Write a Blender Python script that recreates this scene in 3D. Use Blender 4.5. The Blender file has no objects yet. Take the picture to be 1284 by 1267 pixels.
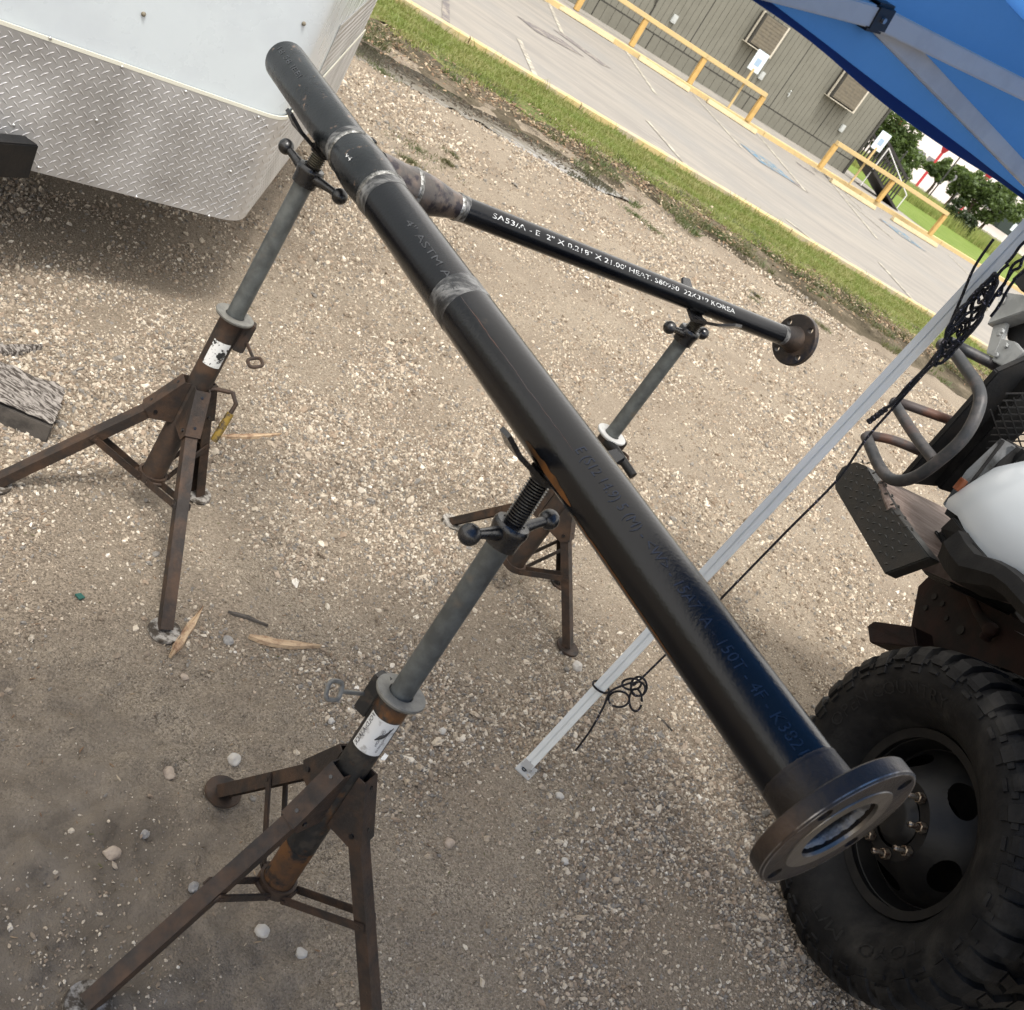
import bpy, bmesh, math, random
import numpy as np
from mathutils import Vector as V, Matrix, noise as mnoise
random.seed(7); rng = np.random.default_rng(7)
scene = bpy.context.scene
col = scene.collection
# ------------------------------------------------------------ camera
CAM = V((0, 0, 1.95)); FPX = 1250.0; CX, CY = 642.0, 633.5
AX = V((.8229, .2629, .5034)).normalized()
FW = V((0, .8861, -.4635)).normalized()
AY = FW.cross(AX)
AX = AY.cross(FW).normalized(); AY = FW.cross(AX).normalized()     # AY = image down
cam_d = bpy.data.cameras.new('camera'); cam = bpy.data.objects.new('camera', cam_d); col.objects.link(cam)
m = Matrix((AX, -AY, -FW)).transposed().to_4x4(); m.translation = CAM
cam.matrix_world = m
cam_d.sensor_fit = 'HORIZONTAL'; cam_d.sensor_width = 36; cam_d.lens = 36 * FPX / 1284
cam_d.clip_start = .05; cam_d.clip_end = 2000
cam_d.dof.use_dof = True; cam_d.dof.focus_distance = 2.7; cam_d.dof.aperture_fstop = 11
scene.camera = cam
scene.render.resolution_x = 1024; scene.render.resolution_y = 1010
# ------------------------------------------------------------ world, sun, exposure
SUN_EL, SUN_AZ = math.radians(66), math.radians(165)     # azimuth measured from +Y towards +X
w = bpy.data.worlds.new('World'); scene.world = w; w.use_nodes = True
nt = w.node_tree; nt.nodes.clear()
sky = nt.nodes.new('ShaderNodeTexSky'); sky.sky_type = 'NISHITA'; sky.sun_disc = False
sky.sun_elevation = SUN_EL; sky.sun_rotation = SUN_AZ; sky.dust_density = 4; sky.air_density = 1
hs = nt.nodes.new('ShaderNodeHueSaturation'); hs.inputs['Saturation'].default_value = .22
mixw = nt.nodes.new('ShaderNodeMix'); mixw.data_type = 'RGBA'; mixw.inputs[0].default_value = .55
mixw.inputs[7].default_value = (8.4, 7.9, 7.2, 1)
bg = nt.nodes.new('ShaderNodeBackground'); bg.inputs[1].default_value = .12
wo = nt.nodes.new('ShaderNodeOutputWorld')
nt.links.new(sky.outputs[0], hs.inputs['Color']); nt.links.new(hs.outputs[0], mixw.inputs[6])
nt.links.new(mixw.outputs[2], bg.inputs[0]); nt.links.new(bg.outputs[0], wo.inputs[0])
sd = bpy.data.lights.new('sun', 'SUN'); sd.energy = 1.3; sd.angle = math.radians(12); sd.color = (1, .96, .9)
sun = bpy.data.objects.new('sun', sd); col.objects.link(sun)
sdir = V((math.sin(SUN_AZ) * math.cos(SUN_EL), math.cos(SUN_AZ) * math.cos(SUN_EL), math.sin(SUN_EL)))
sun.rotation_euler = sdir.to_track_quat('Z', 'Y').to_euler(); sun.location = sdir * 30
scene.view_settings.view_transform = 'Standard'; scene.view_settings.look = 'None'
scene.view_settings.exposure = 1.46; scene.view_settings.gamma = 1
try: scene.view_settings.use_curve_mapping = False
except Exception: pass
scene.render.engine = 'CYCLES'

# ------------------------------------------------------------ survey helpers: sight line of a photo point met with a real surface
def ray(px, py): return AX * (px - CX) + AY * (py - CY) + FW * FPX
def G(px, py, z=0.0):
    v = ray(px, py); t = (z - CAM.z) / v.z; return CAM + v * t
def D(px, py, dep): return CAM + ray(px, py) * (dep / FPX)
def PL(px, py, P, n):
    v = ray(px, py); t = (V(P) - CAM).dot(V(n)) / v.dot(V(n)); return CAM + v * t
def near(px, py, P, u):
    v = ray(px, py).normalized(); P = V(P); u = V(u); w_ = P - CAM
    a = u.dot(u); b = u.dot(v); c = w_.dot(u); d = w_.dot(v); t = (b * d - c) / (a - b * b)
    return P + u * t

# ------------------------------------------------------------ materials
MATS = {}
def srgb(*c):
    return tuple(((x / 255) / 12.92 if x / 255 <= .04045 else ((x / 255 + .055) / 1.055) ** 2.4) for x in c)
def mat(name, base, rough=.6, metal=0., spec=.5, c2=None, scale=8., detail=6., thr=(.45, .6), bump=0., bscale=40., c3=None, s3=30., thr3=(.6, .66), rr=.0, trans=None, coat=0., stretch=None):
    if name in MATS: return MATS[name]
    m = bpy.data.materials.new(name); m.use_nodes = True; MATS[name] = m
    n = m.node_tree; L = n.links; b = n.nodes['Principled BSDF']
    b.inputs['Roughness'].default_value = rough; b.inputs['Metallic'].default_value = metal
    b.inputs['Specular IOR Level'].default_value = spec; b.inputs['Coat Weight'].default_value = coat
    tc = n.nodes.new('ShaderNodeTexCoord'); vec = tc.outputs['Object']
    if stretch:
        mp = n.nodes.new('ShaderNodeMapping'); mp.inputs['Scale'].default_value = stretch[:3]
        if len(stretch) > 3: mp.inputs['Rotation'].default_value = (0, 0, stretch[3])
        L.new(vec, mp.inputs[0]); vec = mp.outputs[0]
    def ns(s, d=detail):
        t = n.nodes.new('ShaderNodeTexNoise'); t.inputs['Scale'].default_value = s; t.inputs['Detail'].default_value = d
        t.inputs['Roughness'].default_value = .62; L.new(vec, t.inputs['Vector']); return t
    def ramp(src, a, b_):
        r = n.nodes.new('ShaderNodeMapRange'); r.inputs['From Min'].default_value = a; r.inputs['From Max'].default_value = b_
        L.new(src, r.inputs['Value']); return r.outputs[0]
    def mix(f, a, b_):
        x = n.nodes.new('ShaderNodeMix'); x.data_type = 'RGBA'
        if f is not None: L.new(f, x.inputs[0])
        for k, v in ((6, a), (7, b_)):
            if isinstance(v, tuple): x.inputs[k].default_value = (*v, 1)
            else: L.new(v, x.inputs[k])
        return x.outputs[2]
    cur = tuple(base)
    if c2: cur = mix(ramp(ns(scale).outputs[0], *thr), cur, tuple(c2))
    if c3: cur = mix(ramp(ns(s3, 8).outputs[0], *thr3), cur, tuple(c3))
    if isinstance(cur, tuple): b.inputs['Base Color'].default_value = (*cur, 1)
    else: L.new(cur, b.inputs['Base Color'])
    if rr:
        r = n.nodes.new('ShaderNodeMapRange'); r.inputs['To Min'].default_value = max(.03, rough - rr); r.inputs['To Max'].default_value = min(1, rough + rr)
        r.inputs['From Min'].default_value = .3; r.inputs['From Max'].default_value = .7
        L.new(ns(scale * 1.7).outputs[0], r.inputs['Value']); L.new(r.outputs[0], b.inputs['Roughness'])
    if bump:
        bp = n.nodes.new('ShaderNodeBump'); bp.inputs['Strength'].default_value = 1; bp.inputs['Distance'].default_value = bump
        L.new(ns(bscale, 8).outputs[0], bp.inputs['Height']); L.new(bp.outputs[0], b.inputs['Normal'])
    if trans:
        tr = n.nodes.new('ShaderNodeBsdfTranslucent'); tr.inputs[0].default_value = (*trans[:3], 1)
        ms = n.nodes.new('ShaderNodeMixShader'); ms.inputs[0].default_value = trans[3]
        L.new(b.outputs[0], ms.inputs[1]); L.new(tr.outputs[0], ms.inputs[2])
        L.new(ms.outputs[0], n.nodes['Material Output'].inputs[0])
    return m
mat('pipe_black', (.002, .0025, .004), .16, 0, .32, c2=(.004, .005, .007), scale=5, thr=(.4, .75), bump=.0005, bscale=160, c3=(.04, .032, .025), s3=9, thr3=(.68, .76), rr=.08)
mat('pipe_grey', (.005, .0065, .008), .22, .05, .36, c2=(.011, .013, .015), scale=14, thr=(.4, .7), bump=.0006, bscale=120, c3=(.16, .11, .08), s3=26, thr3=(.62, .7), rr=.12)
mat('heat_steel', (.075, .068, .064), .36, .6, .5, c2=(.16, .12, .10), scale=18, thr=(.42, .68), bump=.001, bscale=90, c3=(.03, .026, .032), s3=22, thr3=(.52, .6), rr=.1)
mat('ground_steel', (.22, .22, .215), .4, .8, .5, c2=(.07, .075, .08), scale=30, thr=(.42, .62), bump=.0012, bscale=150, stretch=(1, 1, 3))
mat('bright_weld', (.22, .22, .215), .5, .6, .4, c2=(.12, .115, .11), scale=70, bump=.002, bscale=200)
mat('scuff', (.012, .013, .015), .34, .2, .5, c2=(.26, .26, .255), scale=16, thr=(.42, .72), bump=.001, bscale=150, c3=(.02, .02, .022), s3=60, thr3=(.5, .6), stretch=(1, 3, 1, .75))
mat('weld', (.34, .34, .33), .38, .85, .5, c2=(.08, .08, .075), scale=60, thr=(.4, .6), bump=.002, bscale=220)
mat('flange_steel', (.026, .022, .020), .42, .3, .3, c2=(.075, .052, .038), scale=7, thr=(.48, .66), bump=.0012, bscale=120, c3=(.015, .015, .02), s3=12, thr3=(.55, .65), rr=.12)
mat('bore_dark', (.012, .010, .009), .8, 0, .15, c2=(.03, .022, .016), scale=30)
mat('edge_steel', (.30, .28, .26), .35, .8, .5, c2=(.06, .05, .045), scale=22, thr=(.45, .6))
mat('flange_face', (.20, .185, .165), .36, .85, .5, c2=(.07, .065, .06), scale=9, thr=(.4, .65), bump=.0006, bscale=160, rr=.1)
mat('galv', (.105, .112, .108), .52, .3, .5, c2=(.06, .064, .062), scale=22, thr=(.38, .62), bump=.0006, bscale=160, c3=(.13, .11, .085), s3=10, thr3=(.6, .72), rr=.1)
mat('collar', (.19, .185, .165), .55, .3, .5, c2=(.12, .118, .108), scale=40, thr=(.4, .65), bump=.0008, bscale=200)
mat('collar_white', (.36, .36, .35), .5, 0, .5, c2=(.24, .23, .21), scale=30, thr=(.55, .7))
mat('rust_dark', (.022, .017, .014), .66, .15, .4, c2=(.060, .034, .020), scale=16, thr=(.42, .66), bump=.0015, bscale=110, c3=(.13, .10, .08), s3=45, thr3=(.70, .76), rr=.1)
mat('rust_black', (.010, .010, .010), .5, .1, .5, c2=(.13, .055, .016), scale=9, thr=(.52, .66), bump=.0012, bscale=120, c3=(.03, .025, .02), s3=30, thr3=(.5, .6))
mat('orange_rust', (.10, .045, .016), .75, .1, .3, c2=(.05, .03, .018), scale=18, thr=(.4, .62), bump=.001, bscale=90, c3=(.012, .012, .012), s3=14, thr3=(.52, .6))
mat('black_paint', (.006, .006, .007), .28, 0, .6, c2=(.02, .02, .022), scale=20, thr=(.5, .7), bump=.0008, bscale=120, rr=.12)
mat('thread', (.10, .09, .065), .45, .6, .5, c2=(.05, .04, .03), scale=60, bump=.001, bscale=200)
mat('yellow_grip', (.20, .13, .02), .7, 0, .4, c2=(.05, .035, .02), scale=50, thr=(.45, .6))
mat('sticker', (.58, .58, .56), .5, 0, .4, c2=(.02, .02, .02), scale=42, thr=(.53, .56), c3=(.3, .28, .25), s3=90, thr3=(.6, .66))
mat('sticker_clean', (.60, .60, .58), .5, 0, .4, c2=(.35, .34, .32), scale=42, thr=(.53, .62))
mat('ink', (.012, .012, .014), .5)
mat('mud_white', (.30, .28, .25), .8, 0, .3, c2=(.05, .04, .03), scale=45, thr=(.40, .55))
mat('white_stencil', (.52, .53, .53), .55, 0, .4, c2=(.02, .022, .024), scale=110, thr=(.48, .60))
mat('grey_stencil', (.035, .038, .043), .4, 0, .4, c2=(.012, .013, .015), scale=90, thr=(.45, .6))
mat('blue_stencil', (.009, .018, .038), .3, 0, .3, c2=(.004, .005, .007), scale=90, thr=(.5, .62))
mat('rust_patch', (.14, .055, .012), .7, 0, .3, c2=(.06, .03, .012), scale=20)
mat('white_panel', (.50, .545, .57), .28, 0, .5, c2=(.47, .51, .54), scale=3, bump=.0006, bscale=6, rr=.06)
mat('diamond_plate', (.52, .515, .51), .46, .65, .5, c2=(.33, .32, .31), scale=3.5, thr=(.35, .7), bump=.0005, bscale=60, rr=.1)
mat('steel_bright', (.5, .5, .49), .3, .9)
mat('seal', (.55, .54, .46), .6)
mat('black_frame', (.005, .0053, .006), .5, 0, .25, c2=(.009, .008, .0075), scale=12, bump=.001, bscale=80)
mat('fabric_blue', (.08, .17, .35), .75, 0, .2, c2=(.055, .13, .29), scale=3, thr=(.35, .65), bump=.012, bscale=3.5, trans=(.06, .20, .52, .45))
mat('fabric_navy', (.012, .035, .13), .8, 0, .2, trans=(.01, .04, .2, .25))
mat('leg_grey', (.62, .64, .63), .38, 0, .5, c2=(.56, .58, .575), scale=5, rr=.08)
mat('bar_grey', (.58, .56, .53), .5, 0, .5, c2=(.50, .48, .46), scale=7)
mat('black_plastic', (.006, .006, .007), .4, 0, .5)
mat('tyre', (.004, .004, .0045), .62, 0, .18, c2=(.012, .0115, .011), scale=14, thr=(.4, .65), bump=.0015, bscale=90, c3=(.030, .028, .025), s3=6, thr3=(.54, .72))
mat('tyre_letter', (.016, .016, .0165), .55, 0, .5)
mat('wheel_black', (.0045, .0045, .005), .48, 0, .25, c2=(.009, .0085, .008), scale=16, bump=.0006, bscale=90)
mat('stud', (.30, .25, .19), .4, .8, .5, c2=(.10, .06, .04), scale=80)
mat("white_paint", (.39, .42, .445), .3, 0, .4, c2=(.385, .415, .44), scale=2.5, coat=.15)
mat('trim_black', (.0035, .0035, .004), .6, 0, .15, c2=(.009, .0088, .0085), scale=10, bump=.0008, bscale=100)
mat('tube_black', (.018, .020, .023), .5, .1, .5, c2=(.05, .045, .045), scale=14, bump=.0006, bscale=120, c3=(.07, .035, .025), s3=7, thr3=(.6, .7))
mat('tube_rust', (.05, .038, .036), .6, .1, .5, c2=(.09, .04, .025), scale=9, thr=(.5, .62), bump=.001, bscale=120)
mat('rust_bumper', (.10, .070, .058), .75, 0, .4, c2=(.19, .15, .13), scale=9, thr=(.4, .7), bump=.002, bscale=70, stretch=(1, 6, 1, .4))
mat('rust_red', (.022, .009, .006), .8, 0, .3, c2=(.009, .006, .005), scale=9, thr=(.4, .62), bump=.002, bscale=60)
mat('step_black', (.012, .013, .013), .5, .1, .5, c2=(.02, .018, .016), scale=14, bump=.0008, bscale=140, rr=.1)
mat('amber', (.11, .035, .015), .25)
mat('lamp_dark', (.05, .055, .06), .12, 0, .7, c2=(.02, .02, .02), scale=12)
mat('winch_grey', (.30, .31, .31), .42, .3, .5, c2=(.22, .23, .23), scale=9)
mat('cord_black', (.010, .010, .012), .8, 0, .3, c2=(.22, .20, .24), scale=170, thr=(.60, .64))
mat('wood_grey', (.27, .245, .22), .85, 0, .2, c2=(.05, .042, .036), scale=26, thr=(.44, .56), bump=.008, bscale=22, stretch=(1, 5, 3, -.5))
mat('wood_dark', (.085, .075, .065), .9, 0, .2, c2=(.05, .045, .04), scale=20, bump=.002, bscale=60)
mat('wood_pale', (.42, .31, .20), .85, 0, .2, c2=(.20, .12, .075), scale=30, thr=(.45, .65), bump=.003, bscale=90)
mat('stone_white', (.40, .38, .345), .85, 0, .3, c2=(.38, .35, .31), scale=40, bump=.002, bscale=90)
mat('stone_tan', (.34, .28, .22), .85, 0, .3, c2=(.24, .19, .15), scale=40, bump=.002, bscale=90)
mat('stone_grey', (.20, .19, .18), .8, 0, .3, c2=(.3, .29, .27), scale=50, bump=.002, bscale=90)
mat('green_bit', (.01, .07, .055), .5)
mat('kerb_yellow', (.46, .36, .18), .85, 0, .2, c2=(.36, .31, .23), scale=3, thr=(.42, .62), bump=.004, bscale=30, c3=(.36, .31, .24), s3=1.3, thr3=(.56, .68))
mat('wheelstop', (.48, .40, .25), .85, 0, .2, c2=(.42, .35, .23), scale=5, bump=.003, bscale=30)
mat('post_yellow', (.50, .33, .12), .8, 0, .2, c2=(.44, .29, .11), scale=6)
mat('rail_yellow', (.52, .39, .19), .8, 0, .2, c2=(.47, .36, .19), scale=6)
mat('stripe', (.36, .34, .28), .85, 0, .2, c2=(.22, .203, .178), scale=4, thr=(.42, .56))
mat('blue_mark', (.07, .15, .22), .85, 0, .2, c2=(.22, .20, .18), scale=5, thr=(.46, .56))
mat('dark_mark', (.12, .11, .11), .85, 0, .2, c2=(.24, .215, .185), scale=5, thr=(.48, .6))
mat('siding', (.172, .168, .140), .8, 0, .3, c2=(.158, .154, .128), scale=2)
mat('siding_dark', (.045, .043, .037), .8)
mat('siding_gap', (.115, .112, .093), .8)
mat('skirt', (.160, .156, .130), .8, 0, .3, c2=(.146, .142, .118), scale=2)
mat('beige_trim', (.50, .46, .38), .7)
mat('ac_face', (.16, .14, .105), .7, 0, .3, c2=(.13, .115, .09), scale=9)
mat('outlet', (.42, .44, .43), .5)
mat('ramp_black', (.02, .018, .017), .6)
mat('ramp_white', (.6, .6, .6), .6)
mat('walk', (.27, .25, .22), .9, 0, .2, c2=(.22, .21, .19), scale=2)
mat('sign_white', (.62, .70, .74), .4)
mat('sign_blue', (.28, .38, .50), .4)
mat('far_white', (.72, .66, .62), .8)
mat('far_band', (.17, .17, .18), .8)
mat('red_pole', (.42, .03, .035), .5)
mat('bark', (.07, .055, .04), .9, 0, .2, bump=.01, bscale=20)
mat('dumpster', (.018, .03, .028), .6)
mat('metal_fence', (.03, .03, .03), .6)
def leafmat(name, a, b, tr):
    m = mat(name, a, .55, 0, .4, c2=b, scale=2.2, thr=(.4, .6), trans=(*tr, .3)); return m
leafmat('leaf', (.09, .13, .04), (.045, .07, .025), (.16, .24, .05))
leafmat('leaf_dark', (.028, .045, .018), (.018, .03, .012), (.05, .08, .02))
leafmat('grass_blade', (.15, .19, .045), (.22, .21, .08), (.24, .30, .07))
leafmat('tall_grass', (.34, .36, .12), (.2, .26, .07), (.3, .34, .1))
leafmat('weed', (.075, .10, .035), (.13, .11, .06), (.10, .14, .04))

def nodes_mat(name):
    m = bpy.data.materials.new(name); m.use_nodes = True; MATS[name] = m
    return m, m.node_tree, m.node_tree.links, m.node_tree.nodes['Principled BSDF']
# gravel bed: tan sandy grit and damp mud, relief from grit
MUD = G(40, 1150); MUD2 = G(90, 330, 0)
def gravel_mat():
    m, n, L, b = nodes_mat('gravel_bed')
    tc = n.nodes.new('ShaderNodeTexCoord'); P = tc.outputs['Object']
    def noise(s, d=8, r=.65):
        t = n.nodes.new('ShaderNodeTexNoise'); t.inputs['Scale'].default_value = s; t.inputs['Detail'].default_value = d; t.inputs['Roughness'].default_value = r
        L.new(P, t.inputs['Vector']); return t.outputs[0]
    def mr(src, a, b_, lo=0, hi=1):
        r = n.nodes.new('ShaderNodeMapRange'); r.inputs[1].default_value = a; r.inputs[2].default_value = b_; r.inputs[3].default_value = lo; r.inputs[4].default_value = hi
        L.new(src, r.inputs[0]); return r.outputs[0]
    def mix(f, a, b_):
        x = n.nodes.new('ShaderNodeMix'); x.data_type = 'RGBA'; L.new(f, x.inputs[0])
        for k, v in ((6, a), (7, b_)):
            if isinstance(v, tuple): x.inputs[k].default_value = (*v, 1)
            else: L.new(v, x.inputs[k])
        return x.outputs[2]
    vo = n.nodes.new('ShaderNodeTexVoronoi'); vo.inputs['Scale'].default_value = 210; L.new(P, vo.inputs['Vector'])
    vo2 = n.nodes.new('ShaderNodeTexVoronoi'); vo2.inputs['Scale'].default_value = 38; L.new(P, vo2.inputs['Vector'])
    sep = n.nodes.new('ShaderNodeSeparateColor'); L.new(vo.outputs['Color'], sep.inputs[0])
    sep2 = n.nodes.new('ShaderNodeSeparateColor'); L.new(vo2.outputs['Color'], sep2.inputs[0])
    grit = mix(sep.outputs[0], (.085, .066, .047), (.34, .285, .215))
    vo3 = n.nodes.new('ShaderNodeTexVoronoi'); vo3.inputs['Scale'].default_value = 420; L.new(P, vo3.inputs['Vector']); sep3 = n.nodes.new('ShaderNodeSeparateColor'); L.new(vo3.outputs['Color'], sep3.inputs[0])
    grit = mix(mr(sep3.outputs[0], .3, .9, 0, .7), grit, mix(sep3.outputs[1], (.07, .055, .04), (.42, .36, .28)))
    grit = mix(mr(noise(1.3), .42, .6), grit, mix(sep.outputs[1], (.095, .075, .055), (.27, .22, .165)))
    ds = n.nodes.new('ShaderNodeVectorMath'); ds.operation = 'DISTANCE'; L.new(P, ds.inputs[0]); ds.inputs[1].default_value = MUD
    dn = n.nodes.new('ShaderNodeMath'); dn.operation = 'MULTIPLY_ADD'; L.new(noise(5), dn.inputs[0]); dn.inputs[1].default_value = 1.1; L.new(ds.outputs['Value'], dn.inputs[2])
    mask = mr(dn.outputs[0], .75, 1.25, 1, 0)
    mud = mix(mr(noise(9), .4, .65), (.105, .084, .062), (.155, .128, .098))  # damp mud, its colour also darkened to deepen the canopy's shade
    c = mix(mask, grit, mud)
    L.new(c, b.inputs['Base Color']); b.inputs['Roughness'].default_value = .88
    L.new(mr(mask, 0, 1, .9, .5), b.inputs['Roughness']); b.inputs['Specular IOR Level'].default_value = .3
    h = n.nodes.new('ShaderNodeMath'); h.operation = 'MULTIPLY_ADD'
    L.new(mr(vo.outputs['Distance'], 0, .8, 1, 0), h.inputs[0]); L.new(mr(mask, 0, 1, .5, .12), h.inputs[1]); L.new(noise(60), h.inputs[2])
    h2 = n.nodes.new('ShaderNodeMath'); h2.operation = 'MULTIPLY_ADD'
    L.new(noise(14), h2.inputs[0]); h2.inputs[1].default_value = 1.6; L.new(h.outputs[0], h2.inputs[2])
    bp = n.nodes.new('ShaderNodeBump'); bp.inputs['Distance'].default_value = .007; bp.inputs['Strength'].default_value = .9
    L.new(h2.outputs[0], bp.inputs['Height']); L.new(bp.outputs[0], b.inputs['Normal'])
gravel_mat()
def pebble_mat(name, cols, thr):
    m, n, L, b = nodes_mat(name)
    oi = n.nodes.new('ShaderNodeObjectInfo'); cr = n.nodes.new('ShaderNodeValToRGB'); cr.color_ramp.interpolation = 'CONSTANT'
    L.new(oi.outputs['Random'], cr.inputs[0])
    el = cr.color_ramp.elements
    while len(el) < len(cols): el.new(.5)
    for i, (c, t) in enumerate(zip(cols, thr)): el[i].position = t; el[i].color = (*c, 1)
    tc = n.nodes.new('ShaderNodeTexCoord'); t = n.nodes.new('ShaderNodeTexNoise'); t.inputs['Scale'].default_value = 3; L.new(tc.outputs['Object'], t.inputs['Vector'])
    x = n.nodes.new('ShaderNodeMix'); x.data_type = 'RGBA'; x.blend_type = 'MULTIPLY'; x.inputs[0].default_value = .5
    L.new(cr.outputs[0], x.inputs[6]); L.new(t.outputs[0], x.inputs[7]); 
    L.new(cr.outputs[0], b.inputs['Base Color']); b.inputs['Roughness'].default_value = .85; b.inputs['Specular IOR Level'].default_value = .3
pebble_mat('pebble', [(.33, .275, .21), (.44, .38, .30), (.20, .16, .12), (.54, .485, .40), (.26, .20, .145), (.19, .175, .155), (.64, .60, .53), (.37, .30, .23)], [0, .2, .38, .64, .70, .80, .95, .96])
pebble_mat('litter', [(.16, .10, .06), (.26, .19, .12), (.08, .06, .04), (.34, .28, .2), (.11, .10, .05)], [0, .25, .5, .75, .88])
def concrete_mat():
    m, n, L, b = nodes_mat('lot_concrete')
    tc = n.nodes.new('ShaderNodeTexCoord'); mp = n.nodes.new('ShaderNodeMapping'); mp.inputs['Rotation'].default_value = (0, 0, math.radians(-29)); mp.inputs['Scale'].default_value = (.25, 1.4, 1)
    L.new(tc.outputs['Object'], mp.inputs[0])
    def noise(v, s, d=6):
        t = n.nodes.new('ShaderNodeTexNoise'); t.inputs['Scale'].default_value = s; t.inputs['Detail'].default_value = d; L.new(v, t.inputs['Vector']); return t.outputs[0]
    def mix(f, a, b_):
        x = n.nodes.new('ShaderNodeMix'); x.data_type = 'RGBA'
        r = n.nodes.new('ShaderNodeMapRange'); r.inputs[1].default_value = f[1]; r.inputs[2].default_value = f[2]; L.new(f[0], r.inputs[0]); L.new(r.outputs[0], x.inputs[0])
        for k, v in ((6, a), (7, b_)):
            if isinstance(v, tuple): x.inputs[k].default_value = (*v, 1)
            else: L.new(v, x.inputs[k])
        return x.outputs[2]
    c = mix((noise(mp.outputs[0], 1.6), .38, .66), (.215, .198, .173), (.165, .154, .14))
    c = mix((noise(tc.outputs['Object'], .35), .48, .7), c, (.175, .168, .157))
    c = mix((noise(mp.outputs[0], 7), .56, .72), c, (.255, .235, .205))
    L.new(c, b.inputs['Base Color']); b.inputs['Roughness'].default_value = .8
concrete_mat()
def lawn_mat(name, a, b_, c_):
    m, n, L, b = nodes_mat(name)
    tc = n.nodes.new('ShaderNodeTexCoord')
    t = n.nodes.new('ShaderNodeTexNoise'); t.inputs['Scale'].default_value = 1.2; t.inputs['Detail'].default_value = 10; t.inputs['Roughness'].default_value = .75; L.new(tc.outputs['Object'], t.inputs['Vector'])
    cr = n.nodes.new('ShaderNodeValToRGB'); el = cr.color_ramp.elements; el[0].position = .35; el[0].color = (*a, 1); el[1].position = .52; el[1].color = (*b_, 1); e = el.new(.68); e.color = (*c_, 1)
    L.new(t.outputs[0], cr.inputs[0]); L.new(cr.outputs[0], b.inputs['Base Color']); b.inputs['Roughness'].default_value = .95; b.inputs['Specular IOR Level'].default_value = .1
    bp = n.nodes.new('ShaderNodeBump'); bp.inputs['Distance'].default_value = .03; t2 = n.nodes.new('ShaderNodeTexNoise'); t2.inputs['Scale'].default_value = 25; t2.inputs['Detail'].default_value = 6
    L.new(tc.outputs['Object'], t2.inputs['Vector']); L.new(t2.outputs[0], bp.inputs['Height']); L.new(bp.outputs[0], b.inputs['Normal'])
lawn_mat('lawn', (.10, .15, .03), (.13, .18, .04), (.165, .205, .06))
lawn_mat('turf_soil', (.07, .09, .03), (.13, .14, .05), (.19, .16, .10))
lawn_mat('mulch_soil', (.035, .03, .02), (.09, .075, .052), (.20, .165, .125))
lawn_mat('field', (.12, .15, .06), (.15, .18, .07), (.2, .2, .1))
def water_mat():
    m, n, L, b = nodes_mat('water')
    b.inputs['Base Color'].default_value = (.045, .04, .034, 1); b.inputs['Roughness'].default_value = .04; b.inputs['Specular IOR Level'].default_value = .9
    tc = n.nodes.new('ShaderNodeTexCoord'); t = n.nodes.new('ShaderNodeTexNoise'); t.inputs['Scale'].default_value = 9; L.new(tc.outputs['Object'], t.inputs['Vector'])
    bp = n.nodes.new('ShaderNodeBump'); bp.inputs['Distance'].default_value = .0005; L.new(t.outputs[0], bp.inputs['Height']); L.new(bp.outputs[0], b.inputs['Normal'])
water_mat()

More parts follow.
